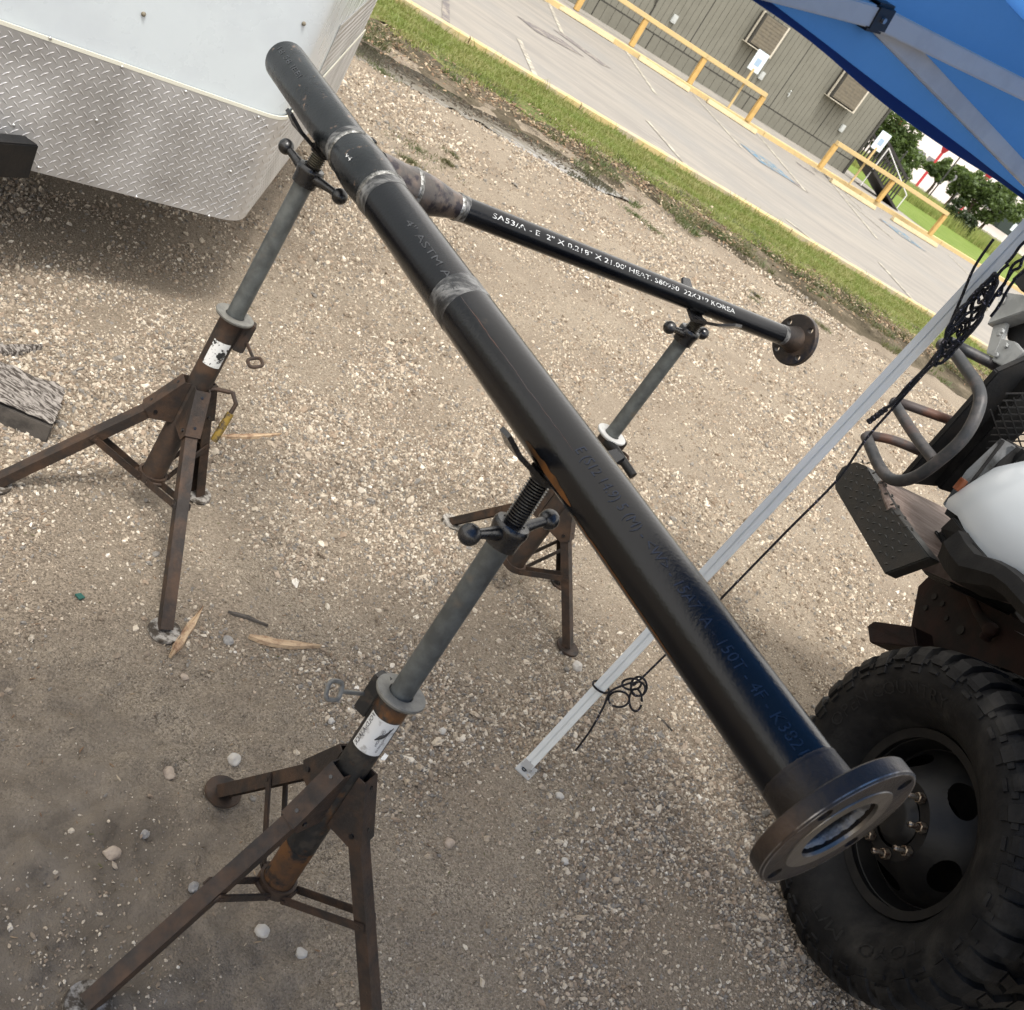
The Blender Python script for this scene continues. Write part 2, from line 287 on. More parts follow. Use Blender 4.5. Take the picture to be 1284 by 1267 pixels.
# ------------------------------------------------------------ mesh helpers
def perp(d):
    d = d.normalized(); a = V((0, 0, 1)) if abs(d.z) < .9 else V((1, 0, 0))
    x = d.cross(a).normalized(); return x, d.cross(x).normalized()
class MB:
    def __init__(s): s.bm = bmesh.new()
    def ring(s, c, x, y, r, seg, r2=None):
        r2 = r if r2 is None else r2
        return [s.bm.verts.new(c + x * (r * math.cos(2 * math.pi * i / seg)) + y * (r2 * math.sin(2 * math.pi * i / seg))) for i in range(seg)]
    def skin(s, A, B):
        n = len(A)
        for i in range(n): s.bm.faces.new((A[i], A[(i + 1) % n], B[(i + 1) % n], B[i]))
    def cap(s, A, flip=False): s.bm.faces.new(A[::-1] if flip else A)
    def tube(s, a, b, r0, r1=None, seg=16, caps=True):
        a, b = V(a), V(b); r1 = r0 if r1 is None else r1; x, y = perp(b - a)
        A = s.ring(a, x, y, r0, seg); B = s.ring(b, x, y, r1, seg); s.skin(A, B)
        if caps: s.cap(A, True); s.cap(B)
        return s
    def path(s, pts, r, seg=10, caps=True, closed=False):
        pts = [V(p) for p in pts]; n = len(pts); rs = r if isinstance(r, (list, tuple)) else [r] * n
        t0 = (pts[1] - pts[0]).normalized(); x, _ = perp(t0); prev = None; first = None
        for i, p in enumerate(pts):
            if closed: t = (pts[(i + 1) % n] - pts[i - 1])
            else: t = pts[min(i + 1, n - 1)] - pts[max(i - 1, 0)]
            if t.length < 1e-9: t = t0
            t.normalize(); x = (x - t * x.dot(t))
            if x.length < 1e-6: x, _ = perp(t)
            x.normalize(); y = t.cross(x)
            R = s.ring(p, x, y, rs[i], seg)
            if prev: s.skin(prev, R)
            else: first = R
            prev = R
        if closed: s.skin(prev, first)
        elif caps: s.cap(first, True); s.cap(prev)
        return s
    def lathe(s, P, axis, prof, seg=48, closed=False, scale=1.):
        # prof: list of (distance along axis, radius)
        P = V(P); axis = V(axis).normalized(); x, y = perp(axis); prev = None; first = None
        for (d, r) in prof:
            R = s.ring(P + axis * d, x, y, max(r, 1e-5), seg)
            if prev: s.skin(prev, R)
            else: first = R
            prev = R
        if closed: s.skin(prev, first)
        return s
    def box(s, c, ax, ay, az, bev=0.):
        # ax, ay, az are half-extent vectors
        c = V(c); ax, ay, az = V(ax), V(ay), V(az); vs = []
        for i in (-1, 1):
            for j in (-1, 1):
                for k in (-1, 1): vs.append(s.bm.verts.new(c + ax * i + ay * j + az * k))
        fs = []
        for q in ((0, 1, 3, 2), (4, 6, 7, 5), (0, 4, 5, 1), (2, 3, 7, 6), (0, 2, 6, 4), (1, 5, 7, 3)):
            fs.append(s.bm.faces.new([vs[i] for i in q]))
        if bev:
            es = list({e for f in fs for e in f.edges}); bmesh.ops.bevel(s.bm, geom=es, offset=bev, segments=2, affect='EDGES')
        return s
    def bar(s, a, b, wv, hv, bev=0.):
        a, b = V(a), V(b); return s.box((a + b) / 2, (b - a) / 2, V(wv) / 2, V(hv) / 2, bev)
    def prism(s, poly, ext, bev=0.):
        A = [s.bm.verts.new(V(p)) for p in poly]; B = [s.bm.verts.new(V(p) + V(ext)) for p in poly]
        fs = [s.bm.faces.new(A[::-1]), s.bm.faces.new(B)]; n = len(A)
        for i in range(n): fs.append(s.bm.faces.new((A[i], A[(i + 1) % n], B[(i + 1) % n], B[i])))
        if bev:
            es = list({e for f in fs for e in f.edges}); bmesh.ops.bevel(s.bm, geom=es, offset=bev, segments=2, affect='EDGES')
        return s
    def ball(s, c, r, seg=16, sc=(1, 1, 1)):
        mt = Matrix.Translation(V(c)) @ Matrix.Diagonal((*[r * k for k in sc], 1))
        bmesh.ops.create_uvsphere(s.bm, u_segments=seg, v_segments=max(6, seg // 2 + 2), radius=1, matrix=mt); return s
    def quad(s, *p):
        s.bm.faces.new([s.bm.verts.new(V(q)) for q in p]); return s
    def build(s, name, m, parent=None, smooth=True, ang=35):
        me = bpy.data.meshes.new(name); org = V((0, 0, 0))
        if parent is not None: org = root_loc(parent)
        bmesh.ops.recalc_face_normals(s.bm, faces=s.bm.faces[:])
        s.bm.transform(Matrix.Translation(-org))
        if smooth:
            for f in s.bm.faces: f.smooth = True
            for e in s.bm.edges:
                if len(e.link_faces) == 2 and e.calc_face_angle(0) > math.radians(ang): e.smooth = False
        s.bm.to_mesh(me); s.bm.free()
        if m: me.materials.append(MATS[m])
        o = bpy.data.objects.new(name, me); col.objects.link(o)
        if parent is not None: o.parent = parent
        return o
def root_loc(o):
    p = V((0, 0, 0))
    while o is not None: p = p + o.location; o = o.parent
    return p
def thing(name, label, cat, loc=(0, 0, 0), group=None):
    o = bpy.data.objects.new(name, None); col.objects.link(o); o.location = loc; o.empty_display_size = .1
    o['label'] = label; o['category'] = cat
    if group: o['group'] = group
    return o
def tag(o, label, cat, group=None):
    o['label'] = label; o['category'] = cat
    if group: o['group'] = group
    return o
def struct(o): o['kind'] = 'structure'; return o
def stuff(o): o['kind'] = 'stuff'; return o
def at_base(mb, loc, name, m, label, cat, group=None, **k):
    # a thing that is one mesh, its origin at its base
    loc = V(loc); mb.bm.transform(Matrix.Translation(-loc)); o = mb.build(name, m, **k); o.location = loc
    return tag(o, label, cat, group)
def npmesh(name, verts, faces, m, parent=None):
    me = bpy.data.meshes.new(name); verts = np.asarray(verts, np.float32); faces = np.asarray(faces, np.int32)
    nf, k = faces.shape
    me.vertices.add(len(verts)); me.vertices.foreach_set('co', verts.ravel())
    me.loops.add(nf * k); me.loops.foreach_set('vertex_index', faces.ravel())
    me.polygons.add(nf); me.polygons.foreach_set('loop_start', np.arange(0, nf * k, k, dtype=np.int32)); me.update(calc_edges=True)
    me.materials.append(MATS[m]); o = bpy.data.objects.new(name, me); col.objects.link(o)
    if parent is not None: o.parent = parent
    return o
def text_mesh(txt, size):
    cu = bpy.data.curves.new('t', 'FONT'); cu.body = txt; cu.size = size; cu.resolution_u = 2
    o = bpy.data.objects.new('t', cu); col.objects.link(o)
    dg = bpy.context.evaluated_depsgraph_get(); me = bpy.data.meshes.new_from_object(o.evaluated_get(dg))
    bpy.data.objects.remove(o); bpy.data.curves.remove(cu)
    bm = bmesh.new(); bm.from_mesh(me); bpy.data.meshes.remove(me); bmesh.ops.triangulate(bm, faces=bm.faces[:]); return bm
def wrap_text(txt, size, P, u, r, ref, length, name, m, parent, flip=1, lift=.0007):
    # letters wrapped round a cylinder: P start on axis, u reading direction, ref = radial direction of the baseline middle
    bm = text_mesh(txt, size); xs = [v.co.x for v in bm.verts]; x0, x1 = min(xs), max(xs); k = length / (x1 - x0)
    for yy in np.linspace(-.2 * size, size, 14):
        bmesh.ops.bisect_plane(bm, geom=bm.verts[:] + bm.edges[:] + bm.faces[:], plane_co=(0, yy, 0), plane_no=(0, 1, 0))
    u = V(u).normalized(); ref = (V(ref) - u * V(ref).dot(u)).normalized(); side = u.cross(ref) * flip
    for v in bm.verts:
        a = (v.co.y - size * .35) / r; rad = ref * math.cos(a) - side * math.sin(a)
        v.co = V(P) + u * ((v.co.x - x0) * k) + rad * (r + lift)
    mb = MB(); mb.bm.free(); mb.bm = bm; return mb.build(name, m, parent, smooth=False)
def flat_text(txt, size, P, ux, uy, length, name, m, parent, lift=.002, height=None):
    bm = text_mesh(txt, size); xs = [v.co.x for v in bm.verts]; x0, x1 = min(xs), max(xs); k = length / (x1 - x0)
    nrm = V(ux).cross(V(uy)).normalized()
    for v in bm.verts: v.co = V(P) + V(ux).normalized() * ((v.co.x - x0) * k) + V(uy).normalized() * (v.co.y) + nrm * lift
    mb = MB(); mb.bm.free(); mb.bm = bm; return mb.build(name, m, parent, smooth=False)

# ------------------------------------------------------------ the ground and the lot
LD = V((.861, .508, 0)).normalized(); LN = V((-LD.y, LD.x, 0))       # along and across the parking lot
KP = [G(455, -32), G(486, -4), G(538, 24), G(620, 75), G(731, 143), G(806, 188), G(873, 229), G(1000, 300), G(1077, 344), G(1150, 388)]
k0 = V((-4.95, 12.95, 0)); k1 = V((3.75, 17.62, 0)); KD = (k1 - k0).normalized(); KN = V((-KD.y, KD.x, 0))
def K(t, off=0, z=0): p = k0 + KD * t + KN * off; p.z = z; return p      # near kerb line
def mudmask(x, y):
    d = math.hypot(x - MUD.x, y - MUD.y) + .9 * mnoise.noise(V((x * 2.5, y * 2.5, 0))) * .5
    return max(0., min(1., (1.05 - d) / .45))
KX, KY, KNX, KNY = k0.x, k0.y, KN.x, KN.y
def hgt(x, y):
    d = math.hypot(x, y); ko = (x - KX) * KNX + (y - KY) * KNY; kt = (x - KX) * KNY - (y - KY) * KNX; wn = max(0, min(1, (kt + 2.6) / .8, (3.6 - kt) / .9)); cv = -.06 * wn * max(0, 1 - abs((ko + 3.42) / .62) ** 2)
    md = mudmask(x, y) if d < 2.6 else 0
    if md: cv += 1.7 * md * (-.008 + .010 * abs(mnoise.noise(V((x * 9 + y * 4, y * 9 - x * 4, 2)))) + .008 * mnoise.noise(V((x * 22, y * 22, 8))) + .006 * (1 if mnoise.noise(V((x * 13, y * 13, 4))) > .1 else 0))
    return cv + .012 * mnoise.noise(V((x * 1.1, y * 1.1, 0))) + .006 * mnoise.noise(V((x * 4, y * 4, 3))) + .003 * mnoise.noise(V((x * 15, y * 15, 5)))
def grid(xs, ys, f, name, m):
    vs = [(x, y, f(x, y)) for y in ys for x in xs]; nx = len(xs)
    fc = [(j * nx + i, j * nx + i + 1, (j + 1) * nx + i + 1, (j + 1) * nx + i) for j in range(len(ys) - 1) for i in range(nx - 1)]
    o = npmesh(name, vs, fc, m)
    o.data.polygons.foreach_set('use_smooth', [True] * len(o.data.polygons)); return o
struct(grid(np.concatenate([np.arange(-6, -2, .06), np.arange(-2, 1.8, .016), np.arange(1.8, 5.01, .06)]), np.concatenate([np.arange(.2, 3.0, .016), np.arange(3, 12.01, .05)]), lambda x, y: hgt(x, y) - .0, 'gravel_ground', 'gravel_bed'))
b = MB(); b.quad((-900, -900, -.15), (900, -900, -.15), (900, 1500, -.15), (-900, 1500, -.15)); struct(b.build('field_ground', 'field', smooth=False))
b = MB(); b.quad((-40, -25, -.11), (30, -25, -.11), (30, 30, -.11), (-40, 10, -.11)); struct(b.build('yard_ground', 'gravel_bed', smooth=False))
# verge: mulch strip and turf strip alongside the kerb, gently humped
def strip(name, m, o0, o1, z0, z1, hump, t0=-8, t1=16, nt=240, no=14, rag=0.):
    vs = []; fc = []
    for i in range(nt):
        t = t0 + (t1 - t0) * i / (nt - 1); rg = rag * mnoise.noise(V((t * 1.3, 1.7, 0))) + rag * .5 * mnoise.noise(V((t * 4, 1.7, 0)))
        for j in range(no):
            s = j / (no - 1); off = (o0 + rg * (1 - s)) * (1 - s) + o1 * s
            p = K(t, off, z0 * (1 - s) + z1 * s + hump * math.sin(math.pi * s) + .015 * mnoise.noise(V((t * 2, off * 2, 0)))*math.sin(math.pi * min(1, s * 1.0)))
            vs.append(p)
    for i in range(nt - 1):
        for j in range(no - 1): fc.append((i * no + j, i * no + j + 1, (i + 1) * no + j + 1, (i + 1) * no + j))
    return struct(npmesh(name, vs, fc, m))
strip('mulch_verge', 'mulch_soil', -3.45, -1.95, -.13, .045, .05, rag=.5)
strip('turf_verge', 'turf_soil', -2.15, -.01, .045, .012, .02, rag=.5)
# puddle in the rut beside the verge
def band(name, m, t0, t1, f0, f1, z, n=160):
    vs = []; fc = []
    for i in range(n):
        t = t0 + (t1 - t0) * i / (n - 1); a, c = f0(t), f1(t)
        if c < a: a = c = (a + c) / 2
        vs += [K(t, a, z), K(t, c, z)]
    for i in range(n - 1): fc.append((2 * i, 2 * i + 1, 2 * i + 3, 2 * i + 2))
    return npmesh(name, vs, fc, m)
nz = lambda t, s, k=0: mnoise.noise(V((t * s, k, 0)))
pc = lambda t: -3.42 + .10 * nz(t, .8) 
pw = lambda t: max(0, (.42 + .30 * nz(t, 1.6, 4) + .16 * nz(t, 6, 8)) * min(1, (t + 1.6) / .8, max(0, (3.0 - t)) / 1.0))
struct(band('puddle_water', 'water', -1.6, 3.0, lambda t: pc(t) - pw(t), lambda t: pc(t) + pw(t), -.030))
# parking lot slab
b = MB(); p0, p1 = K(-25, .16, 0), K(60, .16, 0)
b.quad(K(-25, .0, -.004), K(60, .0, -.004), K(60, 60, -.004), K(-25, 60, -.004)); struct(b.build('parking_lot', 'lot_concrete', smooth=False))
# near kerb, in cast lengths
for i, (a, c) in enumerate([(-9, -3.02), (-3, 1.23), (1.25, 2.98), (3.0, 6.9), (6.92, 12.5), (12.52, 20)]):
    b = MB(); n_ = 24; prof = [(0, -.1), (0, .105), (.02, .12), (.13, .12), (.15, .105), (.16, -.1)]
    prev = None
    for j in range(n_ + 1):
        t = a + (c - a) * j / n_; R = [b.bm.verts.new(K(t, o_ + .006 * nz(t, 3, k), z_ + .006 * nz(t, 4, k + 9))) for k, (o_, z_) in enumerate(prof)]
        if prev:
            for k in range(5): b.bm.faces.new((prev[k], prev[k + 1], R[k + 1], R[k]))
        else: b.bm.faces.new(R)
        prev = R
    b.bm.faces.new(prev[::-1]); struct(b.build('kerb', 'kerb_yellow', smooth=False))
def sheet(name, m, pts, z=.004): 
    b = MB(); b.bm.faces.new([b.bm.verts.new(V((p[0], p[1], z))) for p in pts]); return struct(b.build(name, m, smooth=False))
def stripe(pa, pb, wd=.10, z=.004, m='stripe', name='painted_stripe'):
    a, c = G(*pa), G(*pb); d = (c - a).normalized(); n_ = V((-d.y, d.x, 0)) * wd / 2
    return sheet(name, m, [a - n_, c - n_, c + n_, a + n_], z)
for pa, pb in (((684, -6), (705, 42)), ((651, 50), (679, 112)), ((782, 60), (822, 118)), ((812, 152), (882, 232)), ((870, 119), (930, 186)), ((948, 166), (1010, 240)),
               ((1030, 214), (1100, 300)), ((1103, 330), (1150, 382)), ((1190, 320), (1215, 345)), ((558, -30), (558, 32)), ((985, 275), (1040, 318))): stripe(pa, pb)
for pa, pb in (((1000, 186), (1024, 213)), ((1012, 196), (1040, 226)), ((1060, 250), (1120, 300)), ((1035, 218), (1080, 262))): stripe(pa, pb, .09)
stripe((559, -30), (559, 35), .12, .006, 'dark_mark', 'joint_stain')
# painted bay symbols, worn: blue square with a pale wheelchair outline
for c0, d1, d2 in ((G(962, 205), 1.1, 1.3), (G(1132, 295), 1.1, 1.3)):
    q = [c0 - LD * d1 / 2 - LN * d2 / 2, c0 + LD * d1 / 2 - LN * d2 / 2, c0 + LD * d1 / 2 + LN * d2 / 2, c0 - LD * d1 / 2 + LN * d2 / 2]
    sheet('painted_symbol', 'blue_mark', q, .005)
    def seg(a1, a2, b1, b2, w_=.08):
        A_, B_ = c0 + LD * a1 + LN * a2, c0 + LD * b1 + LN * b2; d = (B_ - A_).normalized(); n_ = V((-d.y, d.x, 0)) * w_ / 2
        sheet('painted_symbol', 'stripe', [A_ - n_, B_ - n_, B_ + n_, A_ + n_], .009)
    for s_ in ((-.1, .35, -.05, 0), (-.05, 0, .2, 0), (.2, 0, .28, -.35), (-.05, .2, .12, .2), (-.15, .05, -.25, -.2), (-.25, -.2, -.05, -.4), (-.05, -.4, .15, -.3)): seg(*s_)
for pa, pb, wd in (((700, 40), (760, 84), .5), ((985, 222), (1012, 240), .5), ((1000, 205), (1020, 218), .35), ((1104, 276), (1120, 288), .35), ((660, 30), (720, 62), .7)):
    stripe(pa, pb, wd, .0035, 'dark_mark', 'oil_stain')
# far kerb, wheel stops, railings
FK = [G(640, -30, .1), G(690, -1, .12), G(760, 40, .12), G(790, 58, .12), G(864, 104, .12), G(937, 151, .12), G(1025, 209, .12), G(1098, 251, .12), G(1163, 294, .12), G(1284, 364, .12)]
t_ = np.array([(p - FK[0]).dot(LD) for p in FK]); o_ = np.array([(p - FK[0]).dot(LN) for p in FK]); cf = np.polyfit(t_, o_, 2)
def FKp(t, off=0, z=.12): p = FK[0] + LD * t + LN * (float(np.polyval(cf, t)) + off); p.z = z; return p
TE = float(t_[-1]) + 3
for i in range(6):
    a, c = TE * i / 6 + .01, TE * (i + 1) / 6 - .01; b = MB(); prev = None
    for j in range(7):
        t = a + (c - a) * j / 6; R = [b.bm.verts.new(FKp(t, o2, z2)) for o2, z2 in ((0, -.05), (0, .12), (.16, .13), (.17, -.05))]
        if prev:
            for k in range(3): b.bm.faces.new((prev[k], prev[k + 1], R[k + 1], R[k]))
        else: b.bm.faces.new(R)
        prev = R
    b.bm.faces.new(prev[::-1]); struct(b.build('far_kerb', 'rail_yellow', smooth=False))
b = MB(); N_ = 24; q0 = [FKp(TE * i / N_, .171, .11) for i in range(N_ + 1)]; q1 = [FKp(TE * i / N_, 7, .11) for i in range(N_ + 1)]
for i in range(N_): b.quad(q0[i], q0[i + 1], q1[i + 1], q1[i])
struct(b.build('walkway', 'walk', smooth=False))
WS = [((640, -29), (684, -2), 'cream wheel stop at the top edge, furthest left in the row'), ((701, 8), (769, 51), 'cream wheel stop left of the one below the first wall outlet'),
      ((801, 72), (864, 113), 'cream concrete wheel stop below the first wall outlet, between the second and third rail posts'), ((887, 126), (948, 166), 'cream wheel stop in front of the sign at the end of the long railing'),
      ((1042, 226), (1097, 261), 'cream wheel stop before the near half of the short railing'), ((1119, 274), (1174, 308), 'cream wheel stop before the last post of the short railing')]
for pa, pb, lab in WS:
    a, c = G(*pa, .06), G(*pb, .06); a.z = c.z = 0; d = (c - a).normalized(); n_ = V((-d.y, d.x, 0)); b = MB()
    A_, B_ = [], []
    b.prism([a + n_ * o2 + V((0, 0, z2)) for o2, z2 in ((-.09, .005), (-.055, .125), (.055, .125), (.09, .005))], c - a, .01)
    at_base(b, (a + c) / 2, 'wheel_stop', 'wheelstop', lab, 'wheel stop', 'wheel stops along the far kerb', smooth=False)
def railing(px, label, tops):
    bs = [G(x, y, .12) for x, y in px]; r = thing('wooden_railing', label, 'railing', bs[0], 'yellow railings along the far kerb')
    ts_ = []
    for p, tp in zip(bs, tops):
        q = near(tp[0], tp[1], p, (0, 0, 1)); hh = max(.75, min(1.0, q.z - .12)); ts_.append(V((p.x, p.y, .12 + hh)))
    for p, t in zip(bs, ts_):
        b = MB(); b.box((p + t) / 2, LD * .075, LN * .06, (t - p) / 2, .01); b.build('post', 'post_yellow', r, smooth=False)
    for a, c in zip(ts_[:-1], ts_[1:]):
        d = (c - a).normalized(); b = MB(); b.bar(a - d * .05 + V((0, 0, .06)), c + d * .05 + V((0, 0, .062)), LN * .15, (0, 0, .12), .012); b.build('rail', 'rail_yellow', r, smooth=False)
    return r, bs, ts_
r1 = railing([(664, -26), (722, 13), (791, 58), (864, 105), (937, 152)], 'long yellow painted timber railing with a sign near its right end', [(684, -60), (742, -20), (810, 27), (884, 75), (957, 121)])
r2 = railing([(1027, 211.5), (1100, 253), (1165, 295)], 'short yellow timber railing of three posts beside the lawn', [(1047, 181), (1120, 227), (1184, 269)])
def sign(base, px_c, label, grp='parking signs by the railings'):
    P = V(base); C_ = near(*px_c, P, (0, 0, 1)); C_ = V((P.x, P.y, C_.z)); r = thing('parking_sign', label, 'sign', P, grp)
    b = MB(); b.box((P + C_ - V((0, 0, .2))) / 2 - LN * .03, LD * .03, LN * .02, V((0, 0, (C_.z - .2 - P.z) / 2)), .004); b.build('post', 'rail_yellow', r, smooth=False)
    b = MB(); b.box(C_ - LN * .02, LD * .2, LN * .008, V((0, 0, .28)), .006); pl = b.build('plate', 'sign_white', r, smooth=False)
    b = MB(); b.box(C_ - LN * .032 - V((0, 0, .02)), LD * .085, LN * .002, V((0, 0, .10))); b.build('symbol', 'sign_blue', pl, smooth=False)
s1 = near(931, 102, r1[1][3] + (r1[1][4] - r1[1][3]) * .68 + LN * .12, (0, 0, 1)); s1.z = .12
sign(s1, (947, 75), 'white parking sign on a thin yellow post behind the long railing')
s2 = r2[1][0] + (r2[1][1] - r2[1][0]) * .52 + LN * .15; s2.z = .12
sign(s2, (1101, 175), 'white parking sign on a thin post beside the ramp handrail')

# ------------------------------------------------------------ grey building
wb = [G(760, 31.6, .1), G(905, 123, .1), G(1056, 217.5, .1)]
WD = (wb[2] - wb[0]).normalized(); WN = V((WD.y, -WD.x, 0))    # WN faces the camera
W0 = wb[2].copy(); W0.z = 0
if WN.y > 0: WN = -WN
Up = V((0, 0, 1))
def WP(px, py, off=0): return PL(px, py, W0 + WN * off, WN)
def wx(p): return (p - W0).dot(WD)
bld = thing('portable_building', 'grey sided portable office building behind the parking lot', 'building', W0)
LW = 26.; HT = 3.6; DPT = 8
seams = sorted([0, wx(WP(1027, 160)), wx(WP(985, 105)), wx(WP(925, 92)), wx(WP(880, 29)), wx(WP(815, 18)), wx(WP(760, -20)), wx(WP(700, -50))] + [wx(WP(700, -50)) - 2.4 * k for k in range(1, 5)], reverse=True)
zsk = WP(855, 65).z
b = MB(); b.box(W0 - WD * (LW / 2) - WN * (DPT / 2 + .06) + Up * (HT / 2), WD * (LW / 2 - .01), WN * (DPT / 2), Up * (HT / 2)); b.build('wall', 'siding', bld, smooth=False)
b = MB(); b.box(W0 - WD * (LW / 2) - WN * (DPT / 2) + Up * (HT + .15), WD * (LW / 2 + .3), WN * (DPT / 2 + .3), Up * .12, .02); b.build('roof', 'beige_trim', bld, smooth=False)
b = MB(); b.bar(W0 + WN * .01 + Up * .0, W0 + WN * .01 + Up * HT, WD * .09, WN * .09); b.build('corner_trim', 'siding_dark', bld, smooth=False)
def grooved(x0, x1, z0, z1, pitch, name, m):
    b = MB(); n_ = max(1, int(round((x1 - x0) / pitch))); 
    for i in range(n_):
        a = x0 + (x1 - x0) * i / n_ + .007; c = x0 + (x1 - x0) * (i + 1) / n_ - .007
        if i == 0: a += .012
        if i == n_ - 1: c -= .012
        b.box(W0 + WD * ((a + c) / 2) - WN * .028 + Up * ((z0 + z1) / 2), WD * ((c - a) / 2), WN * .025, Up * ((z1 - z0) / 2))
    b.box(W0 + WD * ((x0 + x1) / 2) - WN * .045 + Up * ((z0 + z1) / 2), WD * ((x1 - x0) / 2 - .012), WN * .018, Up * ((z1 - z0) / 2))
    b.build(name, m, bld, smooth=False)
for a, c in zip(seams[:-1], seams[1:]): grooved(c, a, zsk + .02, HT, .2, 'siding_panel', 'siding')
ss = [0]; x = -.9
while x > -LW: ss.append(x); x -= 2.05
for a, c in zip(ss[:-1], ss[1:]): grooved(c, a, .06, zsk - .02, .3, 'skirting_panel', 'skirt')
b = MB(); b.box(W0 - WD * LW / 2 - WN * .052 + Up * HT / 2, WD * LW / 2, WN * .006, Up * HT / 2); b.build('backing', 'siding_gap', bld, smooth=False)
for x_ in seams[1:-1]:
    b = MB(); b.box(W0 + WD * x_ - WN * .022 + Up * ((zsk + HT) / 2), WD * .011, WN * .02, Up * ((HT - zsk) / 2 - .02)); b.build('seam', 'siding_dark', bld, smooth=False)
b = MB(); b.box(W0 - WD * LW / 2 - WN * .022 + Up * zsk, WD * LW / 2, WN * .02, Up * .014); b.build('seam', 'siding_dark', bld, smooth=False)
for x_ in ss[1:]:
    b = MB(); b.box(W0 + WD * x_ - WN * .022 + Up * (zsk / 2 + .06), WD * .009, WN * .02, Up * (zsk / 2 - .12)); b.build('seam', 'siding_dark', bld, smooth=False)
b = MB(); b.bar(W0 - WD * LW + WN * .03 + Up * .05, W0 + WN * .03 + Up * .05, WN * .06, Up * .1); b.build('base_board', 'beige_trim', bld, smooth=False)
def ac(pl, pr_, pt, label):
    a = WP(*pl); c = WP(*pr_); t = WP(*pt); x0, x1 = wx(a), wx(c); z0 = a.z; z1 = z0 + .95
    base = W0 + WD * ((x0 + x1) / 2) + Up * z0; r = thing('window_air_conditioner', label, 'air conditioner', base, 'air conditioner boxes on the grey wall')
    dp = .35; wd = (x1 - x0) / 2; cc = W0 + WD * ((x0 + x1) / 2)
    b = MB(); b.box(cc + WN * (dp / 2 + .002) + Up * ((z0 + z1) / 2), WD * (wd - .03), WN * (dp / 2 - .01), Up * ((z1 - z0) / 2 - .03)); b.build('housing', 'siding_dark', r, smooth=False)
    b = MB(); b.box(cc + WN * (dp + .004) + Up * ((z0 + z1) / 2), WD * (wd - .07), WN * .008, Up * ((z1 - z0) / 2 - .05), .004); g = b.build('grille', 'ac_face', r, smooth=False)
    b = MB()
    for k in range(9): b.box(cc + WN * (dp + .016) + Up * (z0 + .1 + k * (z1 - z0 - .2) / 8), WD * (wd - .1), WN * .004, Up * .008)
    b.build('louver', 'ac_face', g, smooth=False)
    for s in (-1, 1):
        b = MB(); b.box(cc + WD * s * (wd - .03) + WN * (dp / 2 + .01) + Up * ((z0 + z1) / 2), WD * .03, WN * .03 if s < 0 else WN * (dp / 2 + .01), Up * ((z1 - z0) / 2)); 
        b.build('side_frame', 'beige_trim', r, smooth=False)
    b = MB(); b.box(cc + WN * (dp / 2 + .01) + Up * (z0 - .012), WD * wd, WN * (dp / 2 + .01), Up * .012); b.build('bottom_frame', 'beige_trim', r, smooth=False)
ac((931, 49), (960, 67), (945, 28), 'boxed air conditioner on the grey wall above the left parking sign')
ac((1034, 117), (1064, 136), (1044, 98), 'boxed air conditioner on the grey wall nearest the building corner')
for (px, lab) in (((845.5, 24), 'small grey electrical outlet box on the wall above the middle of the long railing'), ((955, 95), 'small grey outlet box on the wall beside the left parking sign'), ((1056, 161), 'small grey outlet box on the wall above the short railing')):
    c = WP(*px, .04); b = MB(); b.box(c, WD * .085, WN * .04, Up * .12, .012); b.box(c + WN * .042, WD * .045, WN * .006, Up * .07, .004)
    at_base(b, c - Up * .12, 'outlet_box', 'outlet', lab, 'outlet box', 'outlet boxes on the grey wall', smooth=False)
c = WP(989, 118, .04); b = MB(); b.tube(c - WN * .04, c + WN * .05, .025); b.tube(c + WN * .04, c + WN * .04 - Up * .08, .02); b.tube(c + WN * .02 + Up * .02, c + WN * .02 + Up * .09, .012); b.ball(c + WN * .02 + Up * .1, .03, 10)
at_base(b, c, 'wall_tap', 'outlet', 'small outdoor tap on the grey wall between the two air conditioners', 'tap')
b = MB(); pts = [WP(824, -14, .03), WP(823, 2, .03), WP(822, 7, .03), WP(814, 21, .03)]; b.path(pts, .018, 6); b2 = b
at_base(b, pts[-1], 'wall_cable', 'siding_dark', 'dark cable running down the grey wall at the top edge of the photo', 'cable')
# ramp with black balustrade at the corner
rb = G(1062, 222, .1); ramp = thing('entry_ramp', 'black balustered entry ramp with handrail at the building corner', 'ramp', rb)
rd = (WD * .75 + WN * .1).normalized()
P0 = W0 + WN * .5 + WD * .15; P1 = W0 + WN * .9 + WD * 1.75
P0.z = .75; P1.z = .12
for off in (0, -1.2):
    a = P0 + LN * -off + Up * 1.0; c = P1 + LN * -off + Up * .95
    b = MB(); b.bar(a, c, WN * .06, Up * .10); b.build('handrail', 'ramp_black' if off else 'ramp_black', ramp, smooth=False)
    b = MB(); b.bar(a - Up * .85, c - Up * .85, WN * .05, Up * .1); b.build('bottom_rail', 'ramp_black', ramp, smooth=False)
    nb = 13
    for i in range(nb):
        p = a + (c - a) * (i / (nb - 1)); b = MB(); b.bar(p - Up * .84, p - Up * .05, rd * .05, WN * .03); b.build('baluster', 'ramp_black', ramp, smooth=False)
b = MB(); b.bar(P0 - Up * .02, P1 - Up * .02, LN * 1.3, Up * .08); b.build('deck', 'ramp_black', ramp, smooth=False)
b = MB(); q = P1 + WN * .2 - Up * .0; b.path([P0 + WN * .45 + Up * .8, P1 + WN * .45 + Up * .55], .02, 8); b.path([P0 + WN * .45 + Up * .8, P0 + WN * .45 - Up * .6], .02, 8); b.path([P1 + WN * .45 + Up * .55, P1 + WN * .45], .02, 8)
b.build('grab_rail', 'ramp_white', ramp)
